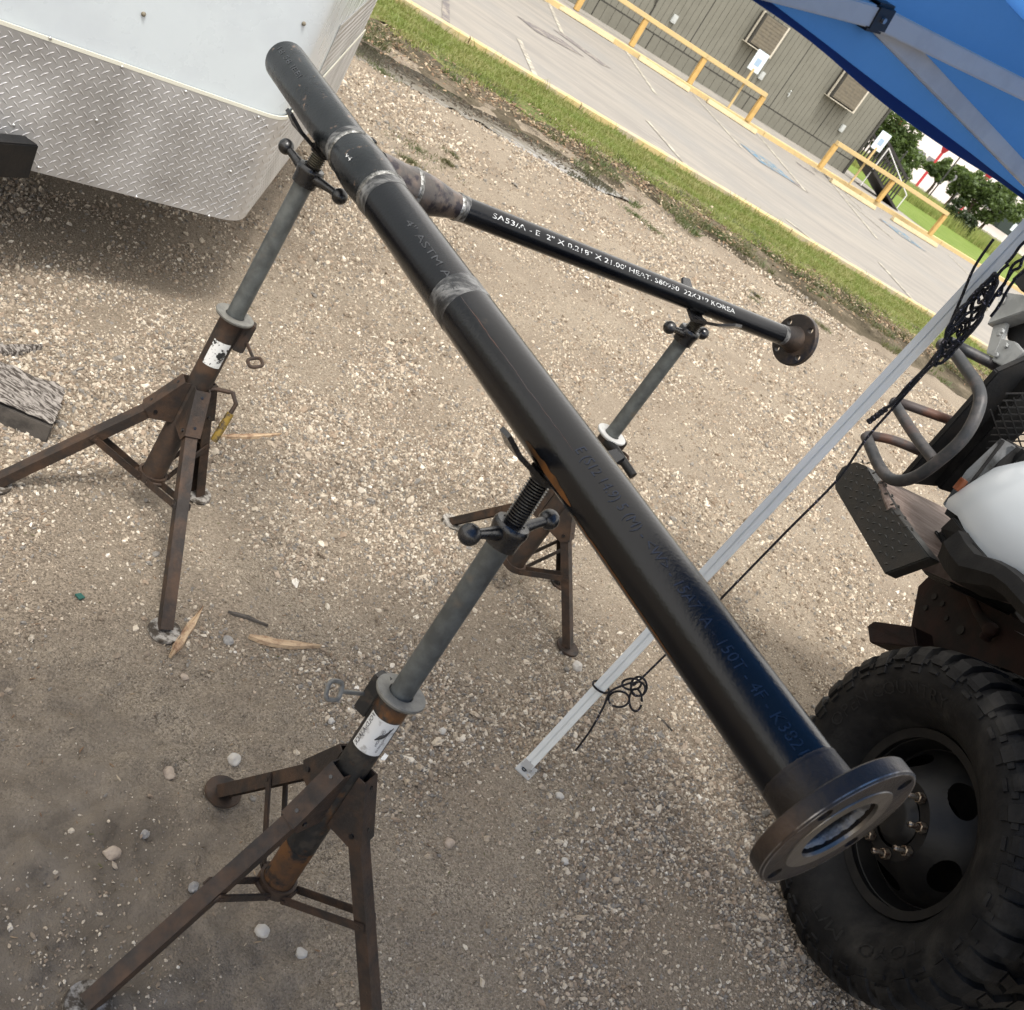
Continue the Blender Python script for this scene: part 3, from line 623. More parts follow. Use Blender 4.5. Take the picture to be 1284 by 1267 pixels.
# lawn, tall grass bank, trees, far building
q = [FKp(TE * .53, .18, .115), FKp(TE * .62, .18, .115), FKp(TE * .8, .18, .115), FKp(TE, .18, .115)]
e0 = G(1108, 249, .115)
LP = [e0, G(1150, 281, .115), G(1170, 295, .115), FKp(TE * .86, .18, .115), FKp(TE, .18, .115), FKp(TE, .18, .115) + LN * 12 + LD * 8, e0 + LN * 12 + LD * 6, e0 + LN * 8]
b = MB(); b.bm.faces.new([b.bm.verts.new(V((p.x, p.y, .116))) for p in LP]); struct(b.build('lawn', 'lawn', smooth=False))
BK = e0 + LN * 7                                                        # foot line of the tall grass bank
def bank(name, m, n_, d0, d1, h0, h1, l0, l1, wd, zf=lambda d: 0.11):
    vs = []; fc = []
    for i in range(n_):
        l = random.uniform(l0, l1); d = random.uniform(d0, d1); p = BK + LD * l + LN * d; z = zf(d)
        h = random.uniform(h0, h1); a = random.uniform(0, 6.28); x = V((math.cos(a), math.sin(a), 0)) * wd / 2; tip = V((random.gauss(0, .12), random.gauss(0, .12), 0)) * h
        k = len(vs); vs += [(p.x - x.x, p.y - x.y, z), (p.x + x.x, p.y + x.y, z), (p.x + tip.x, p.y + tip.y, z + h)]; fc.append((k, k + 1, k + 2))
    return npmesh(name, vs, fc, m)
zb = lambda d: .11 + .04 * max(0, d)
b = MB(); n_ = 10
for i in range(n_):
    d0, d1 = i * 1.0, (i + 1) * 1.0; b.quad(*[V((p.x, p.y, z)) for p, z in ((BK + LD * -6 + LN * d0, zb(d0)), (BK + LD * 40 + LN * d0, zb(d0)), (BK + LD * 40 + LN * d1, zb(d1)), (BK + LD * -6 + LN * d1, zb(d1)))])
struct(b.build('grass_bank', 'turf_soil', smooth=False))
stuff(bank('tall_grass', 'tall_grass', 22000, 0, 3.2, .25, .7, -3, 26, .035, zb))
def tree(px, rad, dist, label, name='broadleaf_tree', lm='leaf', nl=2600, sq=(1.15, 1, .85), ls=.11, trunk=True, grp='trees behind the lawn'):
    P = BK + LN * dist; c = PL(*px, P, LN); gz = .11 + .04 * min(dist, 9)
    base = V((c.x, c.y, gz)); r = thing(name, label, 'tree' if trunk else 'bush', base, grp)
    blobs = [(V((random.gauss(0, .45) * rad * sq[0], random.gauss(0, .4) * rad, random.gauss(0, .4) * rad * sq[2])), random.uniform(.3, .55) * rad) for _ in range(14)]
    if trunk:
        top = c + V((0, 0, -.2 * rad)); b = MB(); b.path([base, base.lerp(top, .5) + V((.06, .03, 0)), top], [.09, .07, .04], 8)
        b.build('trunk', 'bark', r)
        b = MB()
        for bl, rr_ in blobs[:7]: b.path([base.lerp(top, .7), c + bl * .5 + V((0, 0, -.1)), c + bl], [.04, .025, .01], 6)
        b.build('limb', 'bark', r)
    vs = []; fc = []
    for i in range(nl):
        bl, rr_ = random.choice(blobs); d = V((random.gauss(0, 1), random.gauss(0, 1), random.gauss(0, 1))).normalized() * rr_ * random.uniform(.35, 1.12) ** .6
        p = c + bl + d - base; s = ls * random.uniform(.6, 1.4)
        x = V((random.gauss(0, 1), random.gauss(0, 1), random.gauss(0, .6))).normalized(); y = x.cross(V((random.gauss(0, 1), random.gauss(0, 1), random.gauss(0, 1)))).normalized()
        k = len(vs); vs += [p - x * s, p - y * s * .5, p + x * s, p + y * s * .5]; fc.append((k, k + 1, k + 2, k + 3))
    o = npmesh('crown', vs, fc, lm, r); return r
tree((1131, 190), 1.25, 4.5, 'dense green tree just right of the building corner, behind the parking sign', nl=4200)
tree((1112, 170), 1.1, 5.5, 'small leafy tree partly hidden by the building corner', nl=2200)
tree((1182, 216), .55, 4.6, 'light green tree left of the long hedge, before the first red post', nl=1600)
tree((1205, 232), .75, 4.6, 'round green tree in the middle of the row behind the lawn', nl=2200)
tree((1228, 246), .80, 4.4, 'leafy green tree second from the canopy leg', nl=2200)
tree((1252, 258), 1.15, 4.2, 'large green tree closest to the canopy leg', nl=3000)
tree((1211, 276), .62, .8, 'low dark round bush at the back edge of the lawn', 'dark_bush', 'leaf_dark', 1800, (1.2, 1, .9), .09, False, None)
tree((1122, 222), .8, 3.2, 'scruffy green shrub beside the entry ramp', 'ramp_shrub', 'leaf', 1400, (1.1, 1, .9), .1, False, None)
def far_post(pa, pb, dist, label):
    P = BK + LN * dist; a = PL(*pb, P, LN); t = PL(*pa, P, LN); a = V((t.x, t.y, a.z)); b = MB(); b.tube(a, t + V((0, 0, .0)), .035, .035, 8); b.ball(t, .05, 8); b.tube(a - V((0, 0, .3)), a, .05, .05, 8)
    at_base(b, a, 'fence_post', 'metal_fence', label, 'post', 'dark posts behind the lawn')
far_post((1137, 191), (1121, 218), 1.5, 'thin dark post in front of the tree at the building corner')
far_post((1213, 186), (1166, 249), 2, 'tall thin dark post rising above the tree row')
far_post((1200, 243), (1190, 262), 2, 'short dark post beside the low dark bush')
FB = BK + LN * 30
fbp = lambda px, py: PL(px, py, FB, LN)
a0, a1 = fbp(1105, 140), fbp(1330, 300)
far = thing('white_warehouse', 'long white warehouse with a grey window band beyond the trees', 'building', V((a0.x, a0.y, 0)))
def fbox(x0, x1, z0, z1, dp, off, name, m):
    b = MB(); c = FB + LD * ((x0 + x1) / 2) + LN * (off + dp / 2); c.z = (z0 + z1) / 2; b.box(c, LD * (x1 - x0) / 2, LN * dp / 2, Up * (z1 - z0) / 2); return b.build(name, m, far, smooth=False)
fx = lambda p: (p - FB).dot(LD)
X0 = fx(a0) - 6; X1 = fx(a1) + 25; zt = fbp(1200, 170).z; ztt = fbp(1236, 205).z
zw = fbp(1180, 215)
fbox(X0, fx(fbp(1232, 200)), -.05, zt + 2.2, 12, 0, 'wall', 'far_white')
fbox(fx(fbp(1232, 200)) + .01, X1, -.05, ztt + 1.4, 12, .5, 'low_wall', 'far_white')
z_b = fbp(1165, 203).z
xx = X0
while xx < X1 - 3:
    fbox(xx, xx + 2.6, z_b - .35, z_b + .35, .08, -.082, 'window', 'far_band'); xx += 3.0
fbox(X0 - .3, X1, zt + 2.2, zt + 2.35, 12.6, -.3, 'roof_edge', 'far_band')
def red_post(pt, pb, label):
    P = BK + LN * 16; t = PL(*pt, P, LN); a = PL(*pb, P, LN); a = V((t.x, t.y, min(a.z, t.z - 1.5))); r = thing('red_post', label, 'post', a, 'red posts before the white warehouse')
    b = MB(); b.tube(a - V((0, 0, 1)), t - V((0, 0, .3)), .09, .09, 12); b.build('shaft', 'red_pole', r)
    b = MB(); b.tube(t - V((0, 0, .35)), t + V((0, 0, .05)), .12, .30, 16); b.build('flared_top', 'red_pole', r)
red_post((1187, 185), (1158, 224), 'red flared post before the white warehouse, left of the tall dark post')
red_post((1131, 153), (1115, 175), 'red post top showing between the tree and the canopy edge')
red_post((1241, 219), (1214, 258), 'red post with flared top above the right end of the tree row')
dp_ = PL(1262, 279, BK + LN * 8, LN); dm = thing('dumpster', 'dark green dumpster with a white sign beside the canopy leg', 'dumpster', dp_ - Up * .5)
b = MB(); b.prism([dp_ - LD * .8 - Up * .5 - LN * .5, dp_ + LD * .9 - Up * .5 - LN * .5, dp_ + LD * 1.0 + Up * .5 - LN * .5, dp_ - LD * .9 + Up * .5 - LN * .5], LN * 1.2, .03); b.build('bin', 'dumpster', dm, smooth=False)
b = MB(); b.box(dp_ + Up * .55 + LN * .1, LD * 1.02, LN * .65, Up * .05, .02); b.build('lid', 'metal_fence', dm, smooth=False)
b = MB(); b.box(dp_ + LD * .25 - LN * .52, LD * .22, LN * .01, Up * .22, .01); b.build('notice', 'sign_white', dm, smooth=False)
# ------------------------------------------------------------ gravel stones, weeds, verge grass, litter
def scatter(name, pts, scl, m, flat=False):
    n = len(pts); me = bpy.data.meshes.new(name); me.vertices.add(n); me.vertices.foreach_set('co', np.asarray(pts, np.float32).ravel())
    for nm, arr in (('scl', scl), ('rot', rng.uniform(0, 6.283, (n, 3)))):
        at = me.attributes.new(nm, 'FLOAT_VECTOR', 'POINT'); at.data.foreach_set('vector', np.asarray(arr, np.float32).ravel())
    if flat:
        r = rng.uniform(0, 6.283, (n, 3)); r[:, 0] = rng.normal(0, .3, n); r[:, 1] = rng.normal(0, .3, n); me.attributes['rot'].data.foreach_set('vector', r.astype(np.float32).ravel())
    me.materials.append(MATS[m]); o = bpy.data.objects.new(name, me); col.objects.link(o); stuff(o)
    ng = bpy.data.node_groups.new(name, 'GeometryNodeTree'); ng.is_modifier = True
    ng.interface.new_socket('Geometry', in_out='INPUT', socket_type='NodeSocketGeometry'); ng.interface.new_socket('Geometry', in_out='OUTPUT', socket_type='NodeSocketGeometry')
    N = ng.nodes; L = ng.links; gi = N.new('NodeGroupInput'); go = N.new('NodeGroupOutput')
    g2i = N.new('GeometryNodeGeometryToInstance')
    for k in range(5):
        ico = N.new('GeometryNodeMeshIcoSphere'); ico.inputs['Radius'].default_value = 1; ico.inputs['Subdivisions'].default_value = 2 if not flat else 1
        nt_ = N.new('ShaderNodeTexNoise'); nt_.noise_dimensions = '4D'; nt_.inputs['W'].default_value = k * 7.3; nt_.inputs['Scale'].default_value = 1.3; nt_.inputs['Detail'].default_value = 2
        sub = N.new('ShaderNodeVectorMath'); sub.operation = 'SUBTRACT'; sub.inputs[1].default_value = (.5, .5, .5); L.new(nt_.outputs['Color'], sub.inputs[0])
        sc = N.new('ShaderNodeVectorMath'); sc.operation = 'SCALE'; sc.inputs['Scale'].default_value = 2.6; L.new(sub.outputs[0], sc.inputs[0])
        sp = N.new('GeometryNodeSetPosition'); L.new(ico.outputs[0], sp.inputs[0]); L.new(sc.outputs[0], sp.inputs['Offset'])
        ss_ = N.new('GeometryNodeSetShadeSmooth'); ss_.inputs['Shade Smooth'].default_value = False; L.new(sp.outputs[0], ss_.inputs[0])
        sm = N.new('GeometryNodeSetMaterial'); sm.inputs['Material'].default_value = MATS[m]; L.new(ss_.outputs[0], sm.inputs[0]); L.new(sm.outputs[0], g2i.inputs[0])
    iop = N.new('GeometryNodeInstanceOnPoints'); iop.inputs['Pick Instance'].default_value = True
    L.new(gi.outputs[0], iop.inputs['Points']); L.new(g2i.outputs[0], iop.inputs['Instance'])
    for nm, so in (('scl', 'Scale'), ('rot', 'Rotation')):
        na = N.new('GeometryNodeInputNamedAttribute'); na.data_type = 'FLOAT_VECTOR'; na.inputs['Name'].default_value = nm; L.new(na.outputs[0], iop.inputs[so])
    L.new(iop.outputs[0], go.inputs[0]); md = o.modifiers.new('scatter', 'NODES'); md.node_group = ng
    return o
def wedge(n, r0, r1, half=44):
    a = rng.uniform(math.radians(90 - half), math.radians(90 + half), n); r = np.sqrt(rng.uniform(r0 * r0, r1 * r1, n)); return r * np.cos(a), r * np.sin(a)
def koff(x, y): return (x - k0.x) * KN.x + (y - k0.y) * KN.y
def pebbles(name, n, r0, r1, smin, smax, half=46, big=.02):
    xs, ys = wedge(n, r0, r1, half); P = []; S = []
    for x, y in zip(xs, ys):
        if koff(x, y) > -3.1: continue
        mm = mudmask(x, y); dens = .60 + .9 * mnoise.noise(V((x * .9, y * .9, 7))) + .9 * mnoise.noise(V((x * 3.1, y * 3.1, 2)))
        if random.random() > max(.16, dens) * (1 - .62 * mm): continue
        sm_ = 1 - .45 * mm
        s = smin * (smax / smin) ** (random.random() ** 2.0) * (1 if random.random() > big else 1.9) * (.8 + .5 * max(0, min(1, dens))) * sm_
        k = (random.uniform(.8, 1.6) * s, random.uniform(.6, 1.1) * s, random.uniform(.4, .8) * s)
        P.append((x, y, hgt(x, y) + s * random.uniform(-.25, .3))); S.append(k)
    return scatter(name, P, S, 'pebble')
pebbles('gravel_stones', 340000, .6, 4.4, .0021, .0066, 50, .03)
pebbles('gravel_stones', 110000, 4.0, 7.5, .003, .0085, 34, .03)
pebbles('gravel_stones', 70000, 7.2, 12.5, .006, .012, 30, .03)
def chunk(n, r0, r1, smin, smax, half, seed=0):
    xs, ys = wedge(n, r0, r1, half); P = []; S = []
    for x, y in zip(xs, ys):
        if koff(x, y) > -3.3 or random.random() < mudmask(x, y) * .85: continue
        if mnoise.noise(V((x * 1.4, y * 1.4, 21))) < random.uniform(-.5, .35): continue
        s = random.uniform(smin, smax); P.append((x, y, hgt(x, y) + s * .1)); S.append((s, s * random.uniform(.6, 1), s * random.uniform(.45, .75)))
    return scatter('gravel_chunks', P, S, 'pebble')
chunk(1500, .8, 5, .006, .012, 50); chunk(2600, 4, 11, .007, .016, 36)
def blades(name, m, n, gen, h0, h1, wd, lean=.5):
    vs = []; fc = []
    for i in range(n):
        g = gen()
        if g is None: continue
        p, hk = g; h = random.uniform(h0, h1) * hk; a = random.uniform(0, 6.28); x = V((math.cos(a), math.sin(a), 0)) * wd / 2; t = V((random.gauss(0, lean), random.gauss(0, lean), 0)) * h
        k = len(vs); vs += [p - x, p + x, p + x * .7 + t * .4 + V((0, 0, h * .6)), p - x * .7 + t * .4 + V((0, 0, h * .6)), p + t + V((0, 0, h))]
        fc += [(k, k + 1, k + 2), (k, k + 2, k + 3), (k + 3, k + 2, k + 4)]
    return stuff(npmesh(name, vs, fc, m))
def gverge():
    t = random.uniform(-3, 12.5); s = random.random(); o2 = -2.75 * s + .03
    if s > .45 and random.random() < (s - .40) * 1.9 + mnoise.noise(V((t * 2, o2 * 2, 3))): return None
    return K(t, o2, .02 + .03 * s + .015 * math.sin(math.pi * s)), .55 + .5 * mnoise.noise(V((t * 1.5, o2 * 3, 0)))+ (.7 if s < .08 and random.random() < .12 else 0)
blades('verge_grass', 'grass_blade', 75000, gverge, .05, .12, .012)
def gweed():
    t = random.uniform(-2.5, 13); o2 = random.uniform(-4.1, -1.7)
    if mnoise.noise(V((t * 1.8, o2 * 2.2, 9))) < .12 + (.25 if o2 < -3.2 else 0): return None
    return K(t, o2, .02), 1.
blades('verge_weeds', 'weed', 60000, gweed, .03, .09, .012, .8)
WT = [(G(525, 190), .22), (G(515, 205), .1), (G(565, 195), .05), (G(478, 90), .15), (G(795, 270), .12), (G(820, 290), .1), (G(945, 378), .07), (G(948, 372), .05), (G(1010, 345), .25), (G(1030, 410), .1), (G(560, 205), .05)]
def gpatch():
    c, r = random.choice(WT); a = random.uniform(0, 6.28); d = abs(random.gauss(0, .6)) * r; return V((c.x + math.cos(a) * d * 1.6, c.y + math.sin(a) * d, 0)), 1
blades('gravel_weeds', 'weed', 2600, gpatch, .012, .04, .006, .9)
P = []; S = []
for i in range(16000):
    t = random.uniform(-3, 13); o2 = random.gauss(-2.5, .42)
    if mnoise.noise(V((t * 1.1, o2 * 1.6, 31))) < -.12 and random.random() < .8: continue
    if o2 > -1.5: continue
    s = random.uniform(.008, .03); P.append(tuple(K(t, o2, .045 + .03 * random.random()))); S.append((s, s * random.uniform(.2, .6), s * .12))
scatter('leaf_litter', P, S, 'litter', True)
P = []; S = []
for i in range(4200):
    x, y = wedge(1, .8, 5, 50); x, y = float(x[0]), float(y[0]); s = random.uniform(.003, .010)
    P.append((x, y, hgt(x, y) + .002)); S.append((s, s * .22, s * .15))
scatter('ground_chips', P, S, 'litter', True)
def stone(px, size, m, label, grp='loose stones on the ground', sq=.7):
    p = G(*px); bm = bmesh.new(); bmesh.ops.create_icosphere(bm, subdivisions=3, radius=1)
    sd_ = random.uniform(0, 99); ax = (random.uniform(.85, 1.15), random.uniform(.7, .95), sq)
    for v in bm.verts:
        k = 1 + .28 * mnoise.noise(v.co * 1.1 + V((sd_, 0, 0))) + .08 * mnoise.noise(v.co * 3 + V((sd_, 0, 0)))
        v.co = V((v.co.x * ax[0], v.co.y * ax[1], v.co.z * ax[2])) * k * size
    mb = MB(); mb.bm.free(); mb.bm = bm; o = mb.build('stone', m, None, ang=25); o.location = (p.x, p.y, hgt(p.x, p.y) + size * sq * .45); o.rotation_euler = (0, 0, random.uniform(0, 6))
    tag(o, label, 'stone', grp)
for a in (((213, 968), .018, 'stone_tan', 'round brown stone in a small hole left of the front stand'), ((293, 954), .017, 'stone_white', 'white stone just above the left foot of the front stand'),
          ((328, 1170), .018, 'stone_white', 'pale white stone between the spread legs of the front stand'), ((181, 1048), .012, 'stone_grey', 'pair of pale and grey pebbles far left of the front stand leg'),
          ((142, 1070), .017, 'stone_tan', 'flat tan stone stuck upright in the mud'), ((563, 1058), .016, 'stone_tan', 'tan stone right of the front stand legs'),
          ((706, 1082), .013, 'stone_white', 'white stone on the open gravel below the canopy foot'), ((722, 838), .024, 'stone_white', 'large pale stone beside the foot of the rear stand'),
          ((700, 1000), .015, 'stone_white', 'white stone right below the canopy leg foot'), ((243, 1112), .013, 'stone_grey', 'grey stone just left of the long front stand leg'),
          ((286, 804), .017, 'stone_grey', 'grey and white stone by the pale splinter'), ((232, 848), .011, 'stone_tan', 'small tan stone below the brown splinter'),
          ((640, 700), .018, 'stone_white', 'white stone between the middle pole and rear stand foot'), ((554, 918), .013, 'stone_white', 'white stone right of the front stand collar'),
          ((885, 1098), .014, 'stone_tan', 'reddish stone left of the big pipe flange'), ((380, 1195), .014, 'stone_white', 'cream stone beside the lower strap of the front stand'),
          ((415, 905), .012, 'stone_white', 'white stone under the eye bolt of the front stand')): stone(*a)
p = G(98, 750); b = MB(); b.prism([p + V((-.012, 0, .002)), p + V((.008, -.008, .004)), p + V((.014, .006, .006)), p + V((-.004, .012, .004))], V((0, 0, .004))); at_base(b, p, 'plastic_scrap', 'green_bit', 'tiny dark green plastic scrap on the gravel at left', 'plastic scrap', smooth=False)
p = G(480, 952); b = MB(); b.prism([p + V((-.006, -.012, .004)), p + V((.006, -.010, .004)), p + V((.008, .014, .006)), p + V((-.004, .016, .005))], V((0, 0, .003))); at_base(b, p, 'paper_scrap', 'sticker_clean', 'small white paper scrap below the front stand label', 'paper scrap', smooth=False)
# timber block and splinters
c1, c2, c3 = G(66, 548, 0), G(84, 482, .075), G(-60, 432, .075)
def chunk_wood(poly, h, name, m1, m2, label, cat):
    base = sum((V(p) for p in poly), V()) / len(poly); base.z = 0; r = thing(name, label, cat, base)
    return r, base
TB = [G(67, 532, .075), G(84, 486, .075), G(20, 462, .075), G(-70, 420, .075), G(-110, 460, .075)]
for q in TB: q.z = .0
lr = thing('timber_block', 'weathered grey timber block lying at the left edge of the photo', 'timber', TB[0].lerp(TB[3], .5))
e1 = (TB[3] - TB[1]).normalized(); e2 = (TB[0] - TB[1]).normalized(); wdt = (TB[0] - TB[1]).length; ln_ = .62
b = MB(); nxx, nyy = 60, 22; org = TB[1]
vs = []
def top_h(s, t): return .075 + .010 * mnoise.noise(V((s * 14, t * 70, 0))) + .006 * mnoise.noise(V((s * 40, t * 160, 4))) - .012 * max(0, .1 - t / wdt) * 10 * .5
rows = []
for i in range(nxx + 1):
    row = []
    for j in range(nyy + 1):
        s = ln_ * i / nxx; t = wdt * j / nyy; p = org + e1 * (s + (.012 * mnoise.noise(V((0, t * 30, 3))) if i == 0 else 0)) + e2 * t; row.append(b.bm.verts.new(V((p.x, p.y, top_h(s, t)))))
    rows.append(row)
for i in range(nxx):
    for j in range(nyy): b.bm.faces.new((rows[i][j], rows[i][j + 1], rows[i + 1][j + 1], rows[i + 1][j]))
b.build('bark_face', 'wood_grey', lr)
b = MB(); b.prism([org + V((0, 0, -.01)), org + e2 * wdt + V((0, 0, -.01)), org + e2 * wdt + e1 * ln_ + V((0, 0, -.01)), org + e1 * ln_ + V((0, 0, -.01))], V((0, 0, .072)), .003); b.build('sawn_body', 'wood_dark', lr, smooth=False)
def splinter(pts, w0, h, m, label, name='wood_splinter', z=.006, grp='wood splinters on the gravel'):
    P_ = [G(x, y, z) for x, y in pts]; n_ = 14; b = MB()
    prev = None
    for i in range(n_ + 1):
        f = i / n_ * (len(P_) - 1); k = min(int(f), len(P_) - 2); p = P_[k].lerp(P_[k + 1], f - k); d = (P_[-1] - P_[0]).normalized(); n2 = V((-d.y, d.x, 0))
        wv = w0 * (min(1, .25 + 3 * i / n_, .15 + 2.2 * (1 - i / n_))) * (1 + .25 * mnoise.noise(V((i * .9, w0 * 99, 0)))); q = p + n2 * .004 * mnoise.noise(V((i * 1.3, 5, 0)))
        R = [b.bm.verts.new(q - n2 * wv + V((0, 0, -.004))), b.bm.verts.new(q - n2 * wv * .8 + V((0, 0, h * .7))), b.bm.verts.new(q - n2 * wv * .1 + V((0, 0, h * (1 + .4 * mnoise.noise(V((i * 1.1, 2, 0))))))), b.bm.verts.new(q + n2 * wv * .4 + V((0, 0, h * .5))), b.bm.verts.new(q + n2 * wv * .8 + V((0, 0, h * .8))), b.bm.verts.new(q + n2 * wv + V((0, 0, -.004)))]
        if prev:
            for j in range(6): b.bm.faces.new((prev[j], prev[(j + 1) % 6], R[(j + 1) % 6], R[j]))
        else: b.bm.faces.new(R)
        prev = R
    b.bm.faces.new(prev[::-1]); at_base(b, V((P_[0].x, P_[0].y, 0)), name, m, label, 'wood splinter', grp, smooth=False)
splinter([(213, 824), (232, 795), (254, 763)], .013, .012, 'wood_pale', 'brown wood splinter standing beside the left stand foot')
splinter([(312, 799), (350, 808), (402, 812)], .014, .012, 'wood_pale', 'pale ribbed wood splinter on the gravel between left and front stands')
splinter([(276, 548), (310, 548), (352, 546)], .010, .010, 'wood_pale', 'pale wood splinter behind the left stand handle')
splinter([(-20, 440), (12, 441), (52, 437)], .022, .018, 'wood_grey', 'grey bark strip above the timber block')
splinter([(286, 767), (310, 774), (336, 785)], .005, .005, 'wood_dark', 'thin dark twig above the pale splinter')
splinter([(824, 898), (832, 905), (843, 917)], .004, .004, 'wood_dark', 'tiny dark twig between the canopy leg and the pipe')

# ------------------------------------------------------------ pipe spool
U = V((.741, -.672, 0)).normalized(); Wd = V((.672, .741, 0)).normalized()
MP = V((.805, .889, 1.262)); BP = V((-1.466, 1.337, 1.272))
mp = lambda t: MP + U * t
T0, TW1, TW2, TG, TF0, TF1 = -2.69, -2.158, -1.957, -1.488, -.352, -.298
TT = mp(-2.057)
spool = thing('pipe_spool', 'welded black steel pipe spool with a tee branch and two flanges, resting on the stands', 'pipe assembly', V((TT.x, TT.y, 1.2)))
RM = .05715
def pipe(a, b_, r, th, name, m, seg=72):
    a, b_ = V(a), V(b_); L_ = (b_ - a).length; mb = MB(); ns_ = max(2, int(L_ / .05))
    prof = [(L_ * i / ns_, r) for i in range(ns_ + 1)] + [(L_, r - th)] + [(0, r - th)]
    mb.lathe(a, b_ - a, prof, seg, closed=True); return mb.build(name, m, spool)
pipe(mp(T0), mp(TW1 - .002), RM, .006, 'pipe_section', 'pipe_grey')
pipe(mp(TW2 + .002), mp(TG), RM, .006, 'pipe_section', 'pipe_black')
pipe(mp(TG + .001), mp(TF1 - .081), RM, .006, 'pipe_section', 'pipe_black')
def weld(P, ax, r, name='weld_bead', m='weld', wd=.008, ht=.0025, ripples=70):
    mb = MB(); seg = ripples * 2; x, y = perp(V(ax)); ax = V(ax).normalized(); rows = []
    for k, (o2, h) in enumerate(((-1, 0), (-.5, .8), (0, 1), (.5, .8), (1, 0))):
        row = []
        for i in range(seg):
            a = 2 * math.pi * i / seg; rp = (.65 + .35 * (i % 2)) * (1 + .4 * mnoise.noise(V((i * .35, k, r * 40)))); rr_ = r - .0008 + ht * h * rp
            row.append(mb.bm.verts.new(V(P) + ax * (o2 * wd * (1 + .25 * mnoise.noise(V((i * .3, 3, r * 77))))) + (x * math.cos(a) + y * math.sin(a)) * rr_))
        rows.append(row)
    for A_, B_ in zip(rows[:-1], rows[1:]): mb.skin(A_, B_)
    return mb.build(name, m, spool, ang=80)
weld(mp(TW1), U, RM + .0005, wd=.008, ht=.004); weld(mp(TW2), U, RM + .0005, wd=.008, ht=.004)
for t_0, t_1 in ((TW1 - .03, TW1 - .004), (TW2 + .004, TW2 + .045)):
    mb = MB(); mb.lathe(mp(t_0), U, [(0, RM + .00015), ((t_1 - t_0) / 2, RM + .0005), (t_1 - t_0, RM + .0003)], 72); mb.build('heat_band', 'scuff', spool)
# ground band at the middle joint
mb = MB(); mb.lathe(mp(TG - .05), U, [(0, RM + .0001), (.002, RM + .0009), (.04, RM + .0006), (.055, RM + .0012), (.06, RM + .0004), (.066, RM + .0001)], 72); mb.build('ground_band', 'scuff', spool)
# tee body with a 3 inch outlet
mb = MB(); prof = [(TW1 + .003 - TW1, RM), (.02, RM + .0015), (.05, RM + .004), (.10, RM + .006), (.15, RM + .004), (.18, RM + .0015), (.198, RM)]
mb.lathe(mp(TW1), U, prof, 72); mb.build('tee_run', 'pipe_grey', spool)
c0 = mp(-2.057); c0.z = 1.266
mb = MB(); mb.lathe(c0, Wd, [(.02, .0575), (.045, .0570), (.07, .0545), (.09, .0525), (.120, .0520)], 56); mb.build('tee_outlet', 'heat_steel', spool)
weld(c0 + Wd * .1235, Wd, .0522, wd=.007, ht=.0035, ripples=55)
sN = .285
mb = MB(); mb.lathe(c0, Wd, [(.127, .0520), (.145, .0518), (.170, .0495), (.195, .0450), (.22, .0395), (.242, .0350), (.262, .0333)], 56); mb.build('reducer', 'heat_steel', spool)
weld(c0 + Wd * .266, Wd, .0333, wd=.007, ht=.0035, ripples=45)
mb = MB(); mb.lathe(c0, Wd, [(.27, .0330), (.272, .0336), (.288, .0336), (.292, .0331)], 56); mb.build('ground_band', 'scuff', spool)
bend0 = c0 + Wd * .272; bF = BP + Wd * 2.90; bF.z = 1.271; BD = (bF - bend0).normalized()
pipe(bend0, bF - BD * .088, .0330, .0055, 'branch_pipe', 'pipe_black', 56)
def flange(P, ax, prof, holes, rb, rh, name, m, seg=72, rf=None, mf='flange_face', bore=.05, z0=0, z1=.02, phase=0., rs=0, rl=None):
    """weld-neck flange: hub profile on the pipe side, drilled plate, raised face. P = front of plate, ax points out of the pipe"""
    P = V(P); ax = V(ax).normalized(); x, y = perp(ax)
    mb = MB(); ro = prof['ro']; th = prof['th']; ch = .002
    # plate annulus faces with true holes: build flat polygons by bmesh, fill with holes
    def loops(off):
        es = []
        def circ(c, r, n):
            vs_ = [mb.bm.verts.new(c + x * (r * math.cos(2 * math.pi * i / n)) + y * (r * math.sin(2 * math.pi * i / n))) for i in range(n)]
            for i in range(n): es.append(mb.bm.edges.new((vs_[i], vs_[(i + 1) % n])))
            return vs_
        c = P + ax * off; O = circ(c, ro - ch, seg); I = circ(c, prof['ri'], seg)
        Hs = []
        for k in range(holes):
            a = phase + 2 * math.pi * k / holes; hc = c + (x * math.cos(a) + y * math.sin(a)) * rb; Hs.append(circ(hc, rh, 20))
        bmesh.ops.triangle_fill(mb.bm, use_beauty=True, edges=es); return O, I, Hs
    O1, I1, H1 = loops(0); O0, I0, H0 = loops(-th)
    r1 = mb.ring(P - ax * ch, x, y, ro, seg); r0 = mb.ring(P - ax * (th - ch), x, y, ro, seg)
    mb.skin(O1, r1); mb.skin(r1, r0); mb.skin(r0, O0); mb.skin(I0, I1)
    for A_, B_ in zip(H1, H0): mb.skin(A_, B_)
    pl = mb.build(name, m, spool, ang=30)
    mb = MB(); R_ = prof['rr']; mb.lathe(P, ax, [(.0002, R_ + .001), (.0016, R_), (.0016, prof['bore']), (-.003, prof['bore'] - .001)], seg); 
    mb.build('raised_face', mf, pl)
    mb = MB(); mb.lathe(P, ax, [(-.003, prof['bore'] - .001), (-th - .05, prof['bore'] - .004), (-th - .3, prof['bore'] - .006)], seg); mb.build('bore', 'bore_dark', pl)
    mb = MB(); mb.lathe(P, ax, [(.0004, ro - .0045), (.0004, ro - .0024), (-.0026, ro + .0004), (-.0038, ro + .0003)], seg); mb.build('bright_edge', 'edge_steel', pl)  # thin ring of brighter steel round the plate's outer edge
    mb = MB(); mb.lathe(P - ax * th, -ax, prof['hub'], seg); mb.build('hub', m, pl)
    return pl
PF = mp(TF1)
